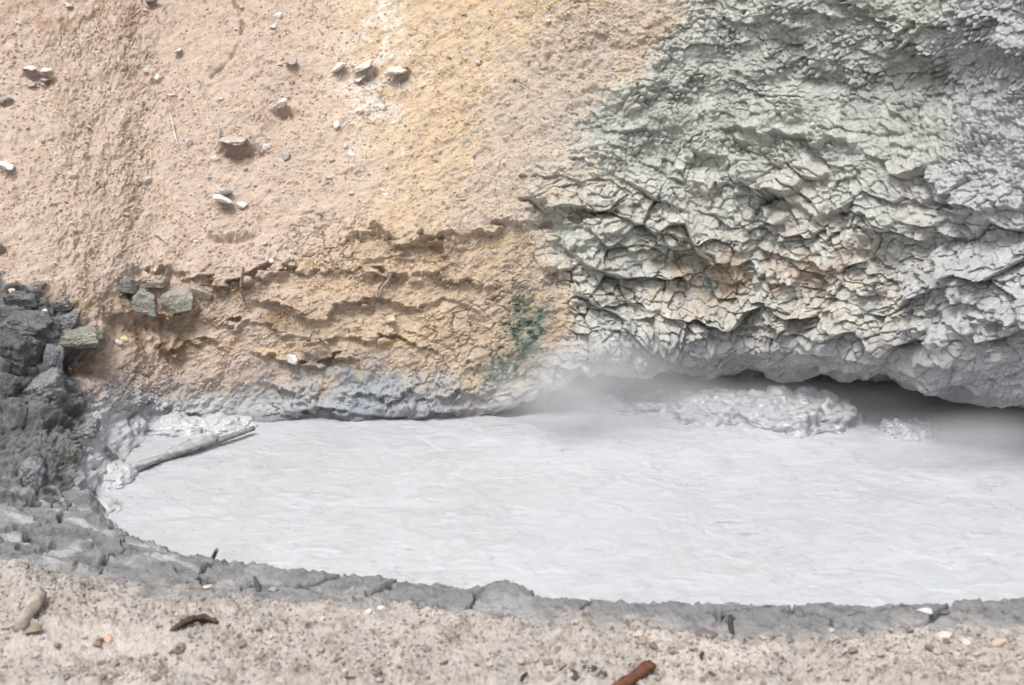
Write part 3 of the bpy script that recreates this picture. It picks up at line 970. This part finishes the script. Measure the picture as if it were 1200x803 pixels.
# jointed blocks set in the brown bank
for i, (x, y, w_, h_, c, t) in enumerate([(171, 352, 36, 30, (176, 174, 168), 10), (207, 352, 40, 30, (180, 174, 162), -10), (234, 340, 36, 18, (182, 170, 156), 24), (150, 334, 24, 22, (150, 148, 146), 0), (186, 334, 34, 12, (170, 164, 152), 0)]):
    stone('stone_block', x, y, w_, h_, c, None, seed=40 + i, tilt=t, depth=.9, out=-.02, boxy=.22, rough=.08, sub=5, parent=hill, mat=M_rock)

G1, G2, G3 = (122, 122, 122), (104, 104, 105), (146, 146, 144)
rocks = [
    (52, 456, 60, 36, G3, 'angular grey rock with a pale sloping top wedged below the dark rock pile', -24, .7, .25),
    (63, 424, 30, 46, (138, 140, 142), 'upright blue-grey rock standing between two dark hollows', 8, .8, .2),
    (16, 412, 66, 52, G2, 'large dark smooth-topped slab at the edge of the picture above the hollow', 14, .8, .15),
    (30, 378, 66, 26, G1, 'long flat dark slab lying tilted on top of the rock pile', 16, .8, .2),
    (96, 394, 58, 20, (158, 156, 142), 'flat slab with a yellowish crust roofing a dark hole', -6, .8, .35),
    (76, 374, 50, 26, (140, 141, 142), 'grey rock dusted with pink soil behind the yellowish slab', -10, .8, .15),
    (26, 350, 44, 26, G1, 'dark rock under a small pale chip at the top of the pile', 6, .8, .15),
    (70, 354, 28, 16, (146, 145, 144), 'small grey rock half buried in pink soil above the pile', 0, .8, .1),
    (44, 334, 28, 18, (150, 140, 132), 'brownish grey rock sunk in the slope above the pile', 0, .8, .05),
    (38, 398, 34, 20, G1, 'narrow dark wedge of rock under the long flat slab', 30, .8, .2),
    (12, 456, 30, 40, G2, 'dark broken rock beside the angular pale-topped rock', 10, .8, .15),
    (40, 556, 40, 42, (148, 149, 152), 'blocky grey rock with an open crack along its side low in the bank', -35, .7, .15),
    (92, 598, 24, 24, (120, 120, 120), 'dark wedge-shaped stone at the foot of the bank beside the mud', 30, .8, .25),
    (132, 630, 26, 12, (112, 112, 112), 'low dark stone where the bank meets the rim', 24, .8, .2),
    (78, 532, 22, 34, (134, 132, 126), 'brownish-grey stone in the broken edge of the bank', 20, .8, .1),
    (104, 500, 34, 18, (150, 150, 152), 'thin grey slab at the edge of the splashed mud', -20, .8, .15),
]
for i, (x, y, w_, h_, c, lb, t, dp, ou) in enumerate(rocks):
    stone('boulder', x, y, w_, h_, c, lb, 'rock', seed=100 + i * 7, tilt=t, depth=dp * 1.25, out=ou * .35 - .12, rough=.15, sub=5, boxy=.16, mat=M_rock, group='dark rocks piled at the left bank')

pale, chalk, shade = (214, 208, 202), (228, 224, 218), (176, 170, 166)
shards = [
    (39, 79, 20, 8, pale, 'thin pale shard, upper left of three stacked on the slope', 2),
    (58, 82, 18, 7, pale, 'thin pale shard, upper right of three stacked on the slope', -2),
    (56, 91, 16, 7, shade, 'dull shard just under two paler ones on the slope', -4),
    (40, 99, 12, 6, shade, 'small dull shard lowest beside the cluster of flat shards', -14),
    (183, 90, 10, 9, chalk, 'small chalky stone alone on the pink slope', -40),
    (212, 58, 12, 6, pale, 'small flat pale stone high on the pink slope', -8),
    (82, 4, 10, 6, pale, 'small pale stone at the top edge of the slope', 8),
    (181, 1, 16, 7, (120, 112, 108), 'dark flat stone at the very top of the slope', -10),
    (6, 192, 26, 10, chalk, 'white pointed shard at the edge of the picture', 14),
    (6, 114, 16, 6, shade, 'flat dull shard at the edge of the picture above the white one', 4),
    (3, 292, 16, 18, (140, 124, 116), 'brownish dark stone above the rock pile at the picture edge', 8),
    (280, 165, 44, 13, (196, 186, 176), 'wide flat slab jutting from the slope over a black gap', 2),
    (332, 123, 24, 12, pale, 'pale blocky stone tilted on the slope right of the long crack', -22),
    (264, 232, 26, 11, chalk, 'white bone-like stone lying slanted on the slope', 24),
    (281, 241, 15, 10, chalk, 'knobbly white stone touching the end of the slanted one', 10),
    (427, 78, 30, 9, (214, 200, 186), 'thin tan plate sticking out of the whitened patch', -30),
    (424, 90, 16, 6, pale, 'small pale plate under the thin tan plate', -22),
    (462, 84, 30, 12, (226, 216, 202), 'thick whitish plate with a dark broken end', -6),
    (474, 86, 14, 9, (140, 122, 102), 'dark brown chip at the end of the whitish plate', -24),
    (423, 128, 12, 11, chalk, 'round white stone, left of a pair in the pale patch', 0),
    (447, 123, 13, 11, chalk, 'round white stone, right of a pair in the pale patch', 0),
    (394, 149, 11, 12, chalk, 'white stone below the pair on the pale patch', 0),
    (410, 180, 11, 18, (216, 216, 214), 'tall greyish white stone lowest in the pale patch', 8),
    (310, 171, 14, 10, chalk, 'white stone just right of the jutting slab', -20),
    (332, 180, 14, 12, shade, 'dull lump beside the white stone under the jutting slab', 0),
    (249, 185, 10, 9, chalk, 'white stone right below the jutting slab', 0),
    (327, 17, 11, 12, chalk, 'white stone at the top of the slope, upper of two', 30),
    (318, 30, 11, 8, pale, 'pale stone at the top of the slope, lower of two', -16),
    (395, 78, 22, 8, (228, 220, 208), 'long whitened chip left of the thin tan plate', -34),
    (340, 95, 10, 9, (170, 150, 136), 'brownish stone above the pale blocky stone', 0),
    (346, 72, 18, 10, (176, 164, 156), 'dull grey lump on the slope near the whitened patch', -10),
    (451, 227, 9, 8, chalk, 'tiny white stone on the tan slope below the pale patch', 0),
    (172, 209, 10, 8, pale, 'pale pebble left of the slanted white stone', 0),
    (86, 204, 10, 11, (200, 196, 194), 'grey-white pebble near the middle of the pink slope', 0),
    (198, 110, 12, 8, (200, 196, 194), 'greyish pebble below the small chalky stone', 0),
    (222, 165, 9, 11, pale, 'pale pebble beside the hanging root', 10),
    (261, 222, 22, 10, (186, 182, 180), 'flat grey stone above the slanted white one', 4),
    (320, 303, 8, 7, chalk, 'small white stone above the banded ledges', 0),
    (148, 396, 11, 9, (222, 208, 170), 'yellowish pebble beside the hole in the bank', 0),
    (139, 399, 12, 9, (210, 204, 194), 'whitish pebble touching the yellowish one', 0),
    (14, 341, 10, 9, (228, 210, 194), 'pale pinkish chip on top of the dark rock', 10),
    (54, 364, 8, 6, chalk, 'tiny white chip in the dark rock pile', 0),
    (67, 600, 8, 10, chalk, 'white pebble low on the dark bank', -40),
    (82, 430, 7, 6, (226, 196, 164), 'small orange chip under the hole in the bank', 0),
    (342, 420, 16, 14, (226, 220, 214), 'white lump in the banded earth', 0),
    (400, 357, 9, 6, pale, 'small pale chip in the banded ledges', 0),
    (462, 374, 14, 9, (206, 190, 174), 'tan block under a small notch in the ledges', 0),
]
for i, (x, y, w_, h_, c, lb, t) in enumerate(shards):
    flat = w_ > h_ * 1.5
    stone('stone', x, y, w_ * 1.05, h_ * (.85 if flat else 1), c, lb, 'stone', seed=300 + i * 5, tilt=t, depth=1.1 if flat else .8, out=.30 if flat else .06, rough=.16, sub=4, planes=13, yaw=(i * 53) % 50 - 25)

stick('root', [(201, 131, 2), (204, 145, 3), (206, 160, 2.4), (213, 174, 1)], [1.0, 1.4, 1.3, .8], (226, 214, 202), 'thin white root hanging down the pink slope', 'root')
stick('root', [(256, 148, 5), (257, 160, 9), (256, 170, 9), (253, 177, 6)], [1.5, 1.5, 1.4, 1.0], (214, 204, 194), 'short pale root in front of the jutting slab', 'root', seed=2)
stick('root', [(459, 321, 3), (452, 327, 5), (448, 336, 4), (446, 344, 1)], [1.5, 1.7, 1.5, 1.0], (176, 164, 154), 'short grey root curling out of the ledges', 'root', seed=3)
stick('root', [(286, 312, 3), (285, 330, 8), (287, 346, 8), (289, 360, 4)], [1.2, 1.5, 1.3, .8], (140, 126, 112), 'dark root hanging over the banded ledge', 'root', seed=4)
stick('root', [(180, 273, 2), (188, 278, 3), (197, 284, 1)], [.8, 1.0, .7], (206, 198, 192), 'pale root lying slanted on the lower slope', 'root', seed=5)

# the fuzzy grey lump in the cliff
stone('mud_lump', 1150, 111, 84, 42, (178, 180, 182), None, seed=78, tilt=8, depth=.7, out=-.22, rough=.2, sub=5, parent=hill, planes=4, mat=M_wall)

# driftwood in the mud, with its crust
def mudpt(x, y, z):
    X, Y = on_plane(x, y, z)
    return Vector((float(X), float(Y), z))


br = tube('branch', [mudpt(124, 563, .0), mudpt(168, 543, .015), mudpt(210, 531, .022), mudpt(255, 517, .03), mudpt(297, 502, .035)], [.020, .020, .021, .020, .015], (160, 158, 156), seed=8, sides=14, rough=.10)
tag(br, 'mud-coated driftwood branch lying along the shore of the pool', 'branch')
cr_ = tube('mud_crust', [mudpt(196, 532, .035), mudpt(222, 524, .045), mudpt(246, 516, .05), mudpt(256, 512, .045)], [.014, .026, .026, .010], (206, 206, 206), mat=M_wall, parent=br, seed=9, sides=14, rough=.2)
cr_ = tube('mud_crust', [mudpt(134, 558, .02), mudpt(160, 547, .025), mudpt(186, 538, .03)], [.018, .022, .010], (198, 198, 200), mat=M_wall, parent=br, seed=19, sides=12, rough=.2)
tw = tube('twig', [mudpt(247, 660, -.02), mudpt(250, 652, .04), mudpt(254, 644, .10)], [.010, .010, .008], (140, 138, 138), seed=10, rough=.1)
tag(tw, 'short grey twig standing in the mud by the near shore', 'twig')

# foreground finds
def ground_stick(name, pix, rad_px, col, label, cat, seed=0, **kw):
    return stick(name, pix, rad_px, col, label, cat, surf='ground', seed=seed, **kw)


ground_stick('log', [(20, 738, 3), (50, 704, 10)], [7, 9], (196, 184, 172), 'short pale weathered piece of wood tilted in the soil', 'wood', seed=21, sides=14, rough=.14)
ground_stick('log', [(716, 818, 6), (738, 802, 8), (763, 784, 8)], [6.5, 6, 6.8], (126, 88, 68), 'red-brown broken stick at the bottom edge', 'wood', seed=22, sides=12, rough=.14)
ground_stick('bark', [(200, 738, 1), (214, 733, 4), (226, 727, 5), (242, 726, 5), (258, 729, 2)], [2, 4, 4.5, 4, 1.5], (104, 86, 76), 'dark brown strip of bark curled on the soil', 'bark', seed=23, sides=8, rough=.3)
ground_stick('twig', [(305, 692, 0), (303, 686, 3), (300, 680, 7)], [2.8, 3.2, 1.6], (92, 92, 92), 'dark stub standing on the grey rim', 'twig', seed=24)
ground_stick('twig', [(855, 722, 3), (857, 732, 3), (858, 742, 2), (857, 748, 1)], [2.4, 2.8, 2.2, 1], (84, 82, 80), 'dark strip standing in for a crack of the rim', 'twig', seed=25)  # dark tube added in place of a ground crack
ground_stick('twig', [(826, 764, 3), (822, 767, 3), (821, 772, 2)], [1.5, 1.7, 1.3], (76, 72, 70), 'small dark curled twig on the pale soil', 'twig', seed=26)
ground_stick('twig', [(611, 800, 2), (613, 793, 3), (618, 789, 2)], [1.5, 1.8, 1.4], (84, 76, 70), 'small hooked twig near the bottom edge', 'twig', seed=27)
ground_stick('twig', [(832, 788, 2), (838, 791, 2), (843, 793, 1)], [1.2, 1.3, 1], (110, 96, 86), 'thin brown twig right of the red-brown stick', 'twig', seed=28)
finds = [
    (40, 738, 27, 15, (150, 138, 120), 'brown clod of earth beside the pale wood', 0),
    (130, 747, 17, 8, (224, 188, 164), 'orange-pink pebble on the left foreground soil', 20),
    (381, 724, 8, 10, (232, 222, 210), 'pale upright pebble in a dark hollow of the soil', 20),
    (433, 716, 11, 7, (232, 222, 214), 'slanted white pebble at the edge of the grey rim', -40),
    (447, 710, 9, 5, (234, 232, 228), 'flat white pebble beside the slanted one', 0),
    (240, 686, 15, 6, (206, 194, 180), 'flat tan chip on the grey rim', 0),
    (322, 690, 14, 8, (170, 160, 150), 'small brownish lump behind the dark stub', 10),
    (675, 728, 11, 8, (200, 188, 174), 'tan pebble on the rim in the middle', 0),
    (832, 742, 34, 9, (120, 114, 108), 'flat dark stone set in the cracked rim', 2),
    (757, 749, 22, 7, (158, 142, 130), 'brown crumbly lump left of the flat dark stone', 0),
    (748, 742, 14, 9, (200, 186, 174), 'pale crumb behind the brown lump', 0),
    (672, 792, 16, 8, (92, 90, 90), 'dark flake of wood on the soil, left of a pair', 30),
    (676, 788, 9, 11, (80, 80, 82), 'upright black flake touching the left dark flake', 0),
    (694, 783, 20, 5, (76, 74, 76), 'flat black flake left of the red-brown stick', 4),
    (708, 788, 14, 5, (90, 86, 86), 'small black flake next to the red-brown stick', -4),
    (1106, 746, 26, 15, (212, 198, 184), 'pale crusty clod at the far right of the soil', 0),
    (1112, 752, 14, 9, (120, 110, 102), 'dark crumb in front of the pale crusty clod', 0),
    (1131, 750, 20, 11, (216, 204, 192), 'pale clod just right of the crusty clod', 0),
    (1168, 754, 26, 16, (200, 180, 166), 'pinkish clod near the picture edge', 0),
    (1086, 757, 14, 8, (130, 120, 110), 'low dark clod left of the pale crusty clod', 0),
    (214, 762, 15, 5, (120, 106, 96), 'dark flat crumb below the bark strip', 0),
    (627, 770, 14, 7, (180, 164, 150), 'tan crumb left of the red-brown stick', 0),
    (1084, 714, 20, 8, (200, 200, 200), 'pale peaked crumb on the rim at the water edge', 0),
    (1106, 716, 14, 5, (110, 110, 112), 'dark chip on the rim beside the pale peaked crumb', 0),
    (870, 780, 18, 8, (176, 162, 150), 'rounded tan clod right of the curled twig', 0),
]
for i, (x, y, w_, h_, c, lb, t) in enumerate(finds):
    stone('clod' if 'clod' in lb or 'crumb' in lb or 'lump' in lb else 'pebble', x, y, w_, h_, c, lb, 'clod' if 'clod' in lb or 'crumb' in lb or 'lump' in lb else 'stone', surf='ground', seed=600 + i * 3, tilt=t, depth=.9, out=.1, rough=.2, sub=4)

# mud domes
def dome(x, y, w_, h_, col, label):
    p, n, _ = pick(x, y, 'mud'); k = scale_at(p)
    V, T = chunk_arrays(900 + int(x), 4, 3, .03)
    V = V / np.abs(V).max(0) * np.array([w_ * k * .5, w_ * k * .5, h_ * k])
    o = make_mesh('mud_bubble', V, T, np.asarray(alb(*col))[None] * np.ones((len(V), 1)), M_mud)
    hz = float(hm.ravel()[np.argmin((MX.ravel() - x) ** 2 + (MY.ravel() - y) ** 2)])
    o.location = (p.x, p.y, hz - h_ * k * .35)
    tag(o, label, 'mud bubble', 'bubbles in the boiling mud')


def mud_heap(x, y, w_, h_, depth, seed, label, lumps=900, amp=1.0, cat='boiling mud'):
    """boiling mud thrown up into a heap of clots"""
    p, n, _ = pick(x, y, 'mud'); k = scale_at(p)
    V, T = ball(6)
    rs = np.random.RandomState(seed)
    c = rs.normal(size=(lumps, 3)); c /= np.linalg.norm(c, axis=1)[:, None]
    sc3 = np.array([w_ * k * .5, depth * .5, h_ * k])
    E = V * sc3; cE = c * sc3
    Nrm = V / sc3; Nrm /= np.linalg.norm(Nrm, axis=1)[:, None]
    size = .012 + .050 * rs.random_sample(lumps) ** 3
    hgt = rs.uniform(.5, 1, lumps)
    lump = np.zeros(len(V))
    for a in range(lumps):
        if cE[a, 2] < -.03 or cE[a, 1] > .12: continue
        dd2 = ((E - cE[a]) ** 2).sum(1)
        m_ = dd2 < size[a] ** 2
        lump[m_] = np.maximum(lump[m_], np.sqrt(1 - dd2[m_] / size[a] ** 2) * size[a] * hgt[a])
    E = E * (1 + .16 * skin3(V, 1.6, seed) + .10 * skin3(V, 4, seed + 1))[:, None]
    P = E + Nrm * (amp * (.9 * lump + .012 * skin3(E, 30, seed + 2)))[:, None]
    lump = lump * 6
    col_ = np.asarray(alb(176, 177, 180) if cat == 'boiling mud' else alb(190, 191, 193))[None] * np.ones((len(V), 1))
    fl = sst(.18, .42, skin3(V, 11, seed + 7))
    col_ = mix(col_.astype(F), alb(112, 110, 110), fl * (.85 if cat == 'boiling mud' else .12))
    o = make_mesh('mud_heap', P, T, col_, M_mud)
    o.location = (p.x, p.y, -.012)
    return tag(o, label, cat)


mud_heap(934, 490, 140, 29, .55, 5, 'large heap of boiling grey mud thrown up under the overhang')
mud_heap(850, 481, 140, 19, .55, 6, 'lower heap of boiling mud left of the large one', 800)
mud_heap(745, 474, 120, 13, .4, 7, 'low misty heap of boiling mud at the left of the cave', 600, .8)
for hx, hy, hw, hh, hd, hl in [(200, 500, 90, 15, .3, 'smooth lumpy hump of set mud behind the driftwood'), (262, 499, 70, 13, .25, 'low mud hump behind the far end of the driftwood'), (150, 508, 44, 26, .25, 'tall mud-coated hump in the corner of the pool'), (134, 560, 40, 14, .3, 'mud-coated lump holding the near end of the driftwood'), (124, 596, 30, 9, .2, 'low mud-coated lump on the shore below the driftwood')]:
    mud_heap(hx, hy, hw, hh, hd, int(hx), hl, 160, .55, 'mud hump')
mud_heap(1062, 504, 60, 9, .25, 8, 'small splash of mud around the brown bubble', 200)
dome(933, 503, 18, 9, (194, 195, 200), 'smooth pale mud bubble in front of the boiling mound')
dome(1067, 510, 20, 12, (140, 134, 128), 'brown rising mud bubble right of the boiling mound')
dome(968, 486, 12, 7, (204, 204, 206), 'small mud bubble on the right part of the boiling mound')
dome(890, 492, 12, 6, (206, 206, 210), 'small mud bubble on the left part of the boiling mound')

# scattered pebbles and clods, each its own object
def scatter(name, n, region, sizes, label, cat, group, surf, shades, seed, lift=.1, flat=(.5, .9)):
    rs = random.Random(seed)
    var = []
    for i in range(8):
        V, T = chunk_arrays(seed * 13 + i, 3, 9, .18)
        V = V / np.abs(V).max(0) * .5
        c = np.asarray(alb(*shades[i % len(shades)]))[None] * np.ones((len(V), 1))
        me_o = make_mesh(name, V, T, c, M_stone)
        var.append(me_o)
    first = [True] * 8
    done = 0
    while done < n:
        x, y = region(rs)
        p, nn, _ = pick(x, y, surf); k = scale_at(p)
        i = rs.randrange(8)
        o = var[i] if first[i] else var[i].copy()
        if not first[i]: C.objects.link(o)
        first[i] = False
        s_ = sizes(rs) * k
        o.scale = (s_, s_ * rs.uniform(.7, 1.1), s_ * rs.uniform(*flat))
        o.rotation_euler = (rs.uniform(-.4, .4), rs.uniform(-.5, .5), rs.uniform(0, 6.28))
        o.location = p + nn * (s_ * lift)
        lb_ = label(x, y, i % len(shades))
        tag(o, lb_, cat, group)
        done += 1


def reg_slope(rs):
    while True:
        x, y = rs.uniform(0, 700), rs.uniform(0, 320)
        if x < float(np.interp(y, [0, 330], [740, 600])) and (rs.random() < .45 or x < 420): return x, y


def reg_soil(rs):
    y = 730 + 75 * rs.random() ** .8
    return rs.uniform(0, 1200), y


def peb_label(x, y, i):
    sh = ['pale', 'cream', 'brownish', 'chalk white', 'greyish'][i]
    if x < 250: z = 'on the lower pink slope above the dark rocks' if y > 200 else 'on the pink slope left of the hanging roots' if y > 90 else 'high on the pink slope left of the long crack'
    elif x < 480: z = 'on the slope just above the banded ledges' if y > 200 else 'around the whitened patch' if y > 60 else 'above the whitened patch'
    else: z = 'on the tan slope beside the grey cliff'
    return f'tiny {sh} pebble {z}'


def clod_label(x, y, i):
    sh = ['tan', 'brown', 'pale', 'dark brown'][i]
    z = 'by the pale wood' if x < 150 else 'near the bark strip' if x < 330 else 'in front of the slanted white pebble' if x < 580 else 'around the red-brown stick' if x < 850 else 'below the crusty clod on the right' if x > 1030 else 'right of the curled twig'
    return f'small {sh} clod {"at the bottom edge " if y > 775 else ""}{z}'


scatter('pebble', 170, reg_slope, lambda r: 3.5 + 5 * r.random() ** 2, peb_label, 'pebble', 'pebbles scattered over the sandy slope', 'wall', [pale, (222, 208, 196), (196, 180, 168), chalk, (206, 196, 190)], 3)
scatter('soil_clod', 230, reg_soil, lambda r: 5 + 10 * r.random() ** 2, clod_label, 'clod', 'clods on the foreground soil', 'ground', [(196, 182, 170), (170, 154, 142), (206, 194, 184), (150, 136, 124)], 4, .05, (.4, .7))


def grit(name, idx, V, N_, C_, size, seed, label, shade=(.75, 1.15)):
    """grains too small and too many to count, as one mesh of real grains"""
    rs = np.random.RandomState(seed)
    n = len(idx)
    base = np.array([[1, 0, 0], [-1, 0, 0], [0, 1, 0], [0, -1, 0], [0, 0, 1], [0, 0, -1]], float)
    tri = np.array([[0, 2, 4], [2, 1, 4], [1, 3, 4], [3, 0, 4], [2, 0, 5], [1, 2, 5], [3, 1, 5], [0, 3, 5]], np.int32)
    q = rs.normal(size=(n, 4)); q /= np.linalg.norm(q, axis=1)[:, None]
    a, b, c, d_ = q.T
    Rm = np.stack([np.stack([1 - 2 * (c * c + d_ * d_), 2 * (b * c - a * d_), 2 * (b * d_ + a * c)], -1),
                   np.stack([2 * (b * c + a * d_), 1 - 2 * (b * b + d_ * d_), 2 * (c * d_ - a * b)], -1),
                   np.stack([2 * (b * d_ - a * c), 2 * (c * d_ + a * b), 1 - 2 * (b * b + c * c)], -1)], 1)
    sz = size[0] + (size[1] - size[0]) * rs.random_sample(n) ** 3
    loc = base[None] * (sz[:, None, None] * rs.uniform(.5, 1.1, (n, 6, 1)))
    W = np.einsum('nij,nkj->nki', Rm, loc) + (V[idx] + N_[idx] * (sz * .25)[:, None])[:, None, :]
    cc_ = C_[idx] * rs.uniform(*shade, (n, 1))
    Tn = (tri[None] + (np.arange(n) * 6)[:, None, None]).reshape(-1, 3)
    o = make_mesh(name, W.reshape(-1, 3), Tn, np.repeat(cc_, 6, 0), M_stone, smooth=False)
    tag(o, label, kind='stuff')


rs_ = np.random.RandomState(8)
gw = (sand.ravel() > .6) & ((n2 + n1 * .6).ravel() > -.25) & (PYf > -60) & (PYf < 480) & (PXf > -60) & (rk.ravel() < .4) & (coat.ravel() < .2)
grit('gravel', rs_.choice(np.flatnonzero(gw), 26000, replace=False), Pw, Nw, Cf, (.003, .013), 12, 'fine grit lying on the sandy slope')
gs = (soil.ravel() > .5) & (PYg > 660) & (wp.ravel() < .35) & (PYg < 860) & (np.random.RandomState(2).random_sample(len(PYg)) < .25 + .75 * sst(-.3, .3, m1.ravel())) & (PXg > -60) & (PXg < 1260)
grit('soil', rs_.choice(np.flatnonzero(gs), 9000, replace=False), Vgd, Ng, Cg, (.003, .015), 13, 'loose crumbs of soil in the foreground', (.5, 1.08))

# ------------------------------------------------------------------ steam
def steam(loc, size, dens, seed, rot=0):
    bm = bmesh.new()
    bmesh.ops.create_icosphere(bm, subdivisions=3, radius=1)
    me = bpy.data.meshes.new('steam'); bm.to_mesh(me); bm.free()
    o = bpy.data.objects.new('steam', me); C.objects.link(o)
    o.location = loc; o.scale = size; o.rotation_euler = (0, 0, rot)
    m = bpy.data.materials.new('steam'); m.use_nodes = True
    t = m.node_tree; N = t.nodes; L_ = t.links
    N.remove(N['Principled BSDF'])
    pv = N.new('ShaderNodeVolumePrincipled')
    pv.inputs['Color'].default_value = (.98, .985, 1, 1)
    pv.inputs['Anisotropy'].default_value = .2
    tc = N.new('ShaderNodeTexCoord')
    ln_ = N.new('ShaderNodeVectorMath'); ln_.operation = 'LENGTH'
    L_.new(tc.outputs['Object'], ln_.inputs[0])
    mr = N.new('ShaderNodeMapRange'); mr.interpolation_type = 'SMOOTHSTEP'
    mr.inputs[1].default_value = 1; mr.inputs[2].default_value = .15; mr.inputs[3].default_value = 0; mr.inputs[4].default_value = 1
    L_.new(ln_.outputs['Value'], mr.inputs[0])
    nz = N.new('ShaderNodeTexNoise'); nz.inputs['Scale'].default_value = 1.6; nz.inputs['Detail'].default_value = 3
    mp = N.new('ShaderNodeMapping'); mp.inputs['Location'].default_value = (seed, seed * 2, 0)
    L_.new(tc.outputs['Object'], mp.inputs['Vector']); L_.new(mp.outputs[0], nz.inputs['Vector'])
    m2 = N.new('ShaderNodeMapRange'); m2.inputs[1].default_value = .38; m2.inputs[2].default_value = .68; m2.inputs[3].default_value = .15; m2.inputs[4].default_value = dens
    L_.new(nz.outputs[0], m2.inputs[0])
    mu = N.new('ShaderNodeMath'); mu.operation = 'MULTIPLY'
    L_.new(mr.outputs[0], mu.inputs[0]); L_.new(m2.outputs[0], mu.inputs[1])
    L_.new(mu.outputs[0], pv.inputs['Density'])
    L_.new(pv.outputs[0], N['Material Output'].inputs['Volume'])
    me.materials.append(m)
    tag(o, 'pale steam drifting under the overhang', kind='stuff')


steam((.50, 8.52, .24), (.80, .40, .40), 4.2, 1.3)
steam((1.35, 8.65, .10), (.75, .40, .20), 1.2, 4.1)
steam((1.5, 8.62, .10), (2.6, .55, .26), .9, 2.2)
steam((2.5, 8.02, .10), (.95, .38, .26), 3.0, 7.7)
